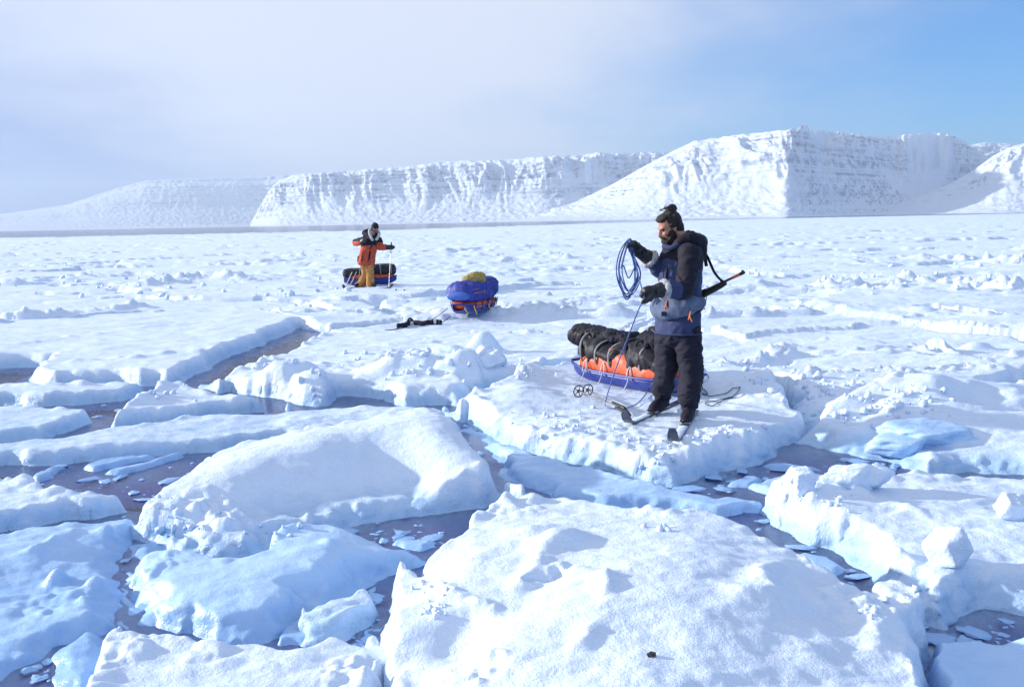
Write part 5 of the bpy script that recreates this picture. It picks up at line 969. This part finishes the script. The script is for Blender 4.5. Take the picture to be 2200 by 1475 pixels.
add('trousers', remesh([sweep([g2(788, 562), g2(788, 572)], [(.14, .18), (.14, .18)], 16, ref=LB), sweep(spline([hA, kA, aA], 14), list(np.interp(np.linspace(0, 1, 15), [0, .5, 1], [.11, .085, .10])), 16), sweep(spline([hB, kB, aB], 14), list(np.interp(np.linspace(0, 1, 15), [0, .5, 1], [.11, .09, .11])), 16)], .014, 2, [(.014, 6, 3, (1, 1, 1.6)), (.007, 14, 6, (1, 1, 1.4))]), TAN, pm)
bts = []
for a_, dd in ((aA, np.array([-.3, -.95, 0])), (aB, np.array([.75, -.66, 0]))):
    gz = ground(a_[0], a_[1]); b0 = np.array([a_[0], a_[1], gz]); bts.append((b0, dd))
    add('boot', remesh([sweep([b0 - dd * .1 + np.array([0, 0, .07]), b0 + dd * .08 + np.array([0, 0, .065]), b0 + dd * .2 + np.array([0, 0, .045])], [(.055, .06), (.055, .055), (.045, .035)], 14, ref=(0, 0, 1)), sweep([b0 + np.array([0, 0, .05]), b0 + np.array([0, 0, .2])], [.06, .06], 14)], .012, 1), BLACK, pm)
for (b0, dd), lb_ in zip(bts, ('snow-covered ski under the skier\'s left-hand boot in the photo', 'snow-covered ski under the skier\'s right-hand boot in the photo')):
    ski(b0 + np.array([0, 0, -.01]), b0 + dd * .85, lb_, 1.7, 'skis worn by the distant skier')
gtip = onice(835, 620); ski_pole(mL2 + np.array([.05, -.06, .12]), gtip + np.array([0, 0, -.03]), 'ski pole planted upright in the distant skier\'s outstretched hand', .05, 'ski poles of the distant skier')
gtip = onice(768, 616); ski_pole(g2(778, 548, -.25), gtip + np.array([0, 0, -.03]), 'ski pole hanging beside the distant skier\'s bent arm', .05, 'ski poles of the distant skier')
# his sled
ra_, rb_ = onice(752, 611), onice(848, 611); mid = (ra_ + rb_) / 2; mid[1] = YS + .62; mid[0] = at(796, 608, mid[1])[0]; mid[2] = ground(mid[0], mid[1]) - .01
fr3 = frame(mid, math.degrees(math.atan2(rb_[1] - ra_[1], rb_[0] - ra_[0]))); L3 = 1.50
pk3 = thing('pulk_sled', 'blue pulk sled standing behind the skier in the orange parka', 'sled', mid, 'pulk sleds')
hv, hrim = hull(L3, .27, .19, .12); hb = add('hull', fr3(hv), HULL, pk3); add('rim', fr3(hrim), HULL, hb)
add('cover', fr3(sack(L3 * .93, lambda s: .26 * (1 - .3 * abs(s) ** 4), lambda s: .22, lambda s: .11, 41, wr=.014)), ORANGE, pk3)
WC = lambda s: .25; HC = lambda s: .30
b3 = thing('duffel_bag', 'rounded dark bag strapped on the right half of the skier\'s sled', 'bag', mid + np.array([.35, 0, .25]))
T3 = lambda VF, dx: (VF[0] + np.array([dx, 0, 0]), VF[1])
add('bag_body', fr3(T3(sack(.76, WC, HC, lambda s: .27, 43, wr=.02), .38)), BAG, b3)
for s in (-.25, .55): add('lashing_strap', fr3(T3(strap_over(.76, WC, HC, lambda s: .27, s, .04, off=.025, a0=-40, a1=220), .38)), WEB, pk3)
b4 = thing('duffel_bag', 'small dark bag on the left end of the skier\'s sled', 'bag', mid + np.array([-.45, 0, .2]))
add('bag_body', fr3(T3(sack(.62, lambda s: .22, lambda s: .22, lambda s: .24, 45, wr=.02), -.48)), BAG, b4)
b5 = thing('sleeping_mat', 'grey folded mat between the two bags on the skier\'s sled', 'mat', mid + np.array([-.02, 0, .2]))
add('mat_fold', fr3(T3(sack(.36, lambda s: .2, lambda s: .20, lambda s: .30, 47, wr=.012), -.03)), PACKC, b5)
add('mat_strap', fr3(T3(strap_over(.36, lambda s: .2, lambda s: .2, lambda s: .3, 0, .03), -.03)), BLACK, b5)
for dx in (-.62, -.5, .0):
    c = np.array([dx, -.29, .2]); add('rope_loop', fr3(sweep(spline([c + np.array([.10, .02, .18]), c + np.array([.04, 0, .06]), c + np.array([-.02, -.03, -.06]), c + np.array([-.10, -.08, -.18])], 12), .012, 6)), CORDW, pk3)
for i, (px, py) in enumerate(((851, 624), (869, 624))):
    block(('small dark lump on the snow right of the planted ski pole, nearer to it', 'small dark lump on the snow right of the planted ski pole, farther from it')[i], px, py, .05, 60 + i, mat=ROCK, name='stone', group='dark specks on the far snow')['category'] = 'stone'

# ------------------------------------------------------------------ haze over the fjord
m = bpy.data.materials.new('fjord_haze'); m.use_nodes = True; nt = m.node_tree
for n in list(nt.nodes): nt.nodes.remove(n)
pv = nd(nt, 'ShaderNodeVolumePrincipled', {'Color': (.66, .80, 1.0, 1), 'Density': 8.5e-5, 'Anisotropy': .2})
om = nd(nt, 'ShaderNodeOutputMaterial'); nt.links.new(pv.outputs[0], om.inputs['Volume'])
hz = add('haze', box((0, 8600, 460), (36000, 18300, 926)), m, origin=(0, 0, 0), smooth=False)
tag(hz, 'pale cold haze over the fjord', kind='stuff')
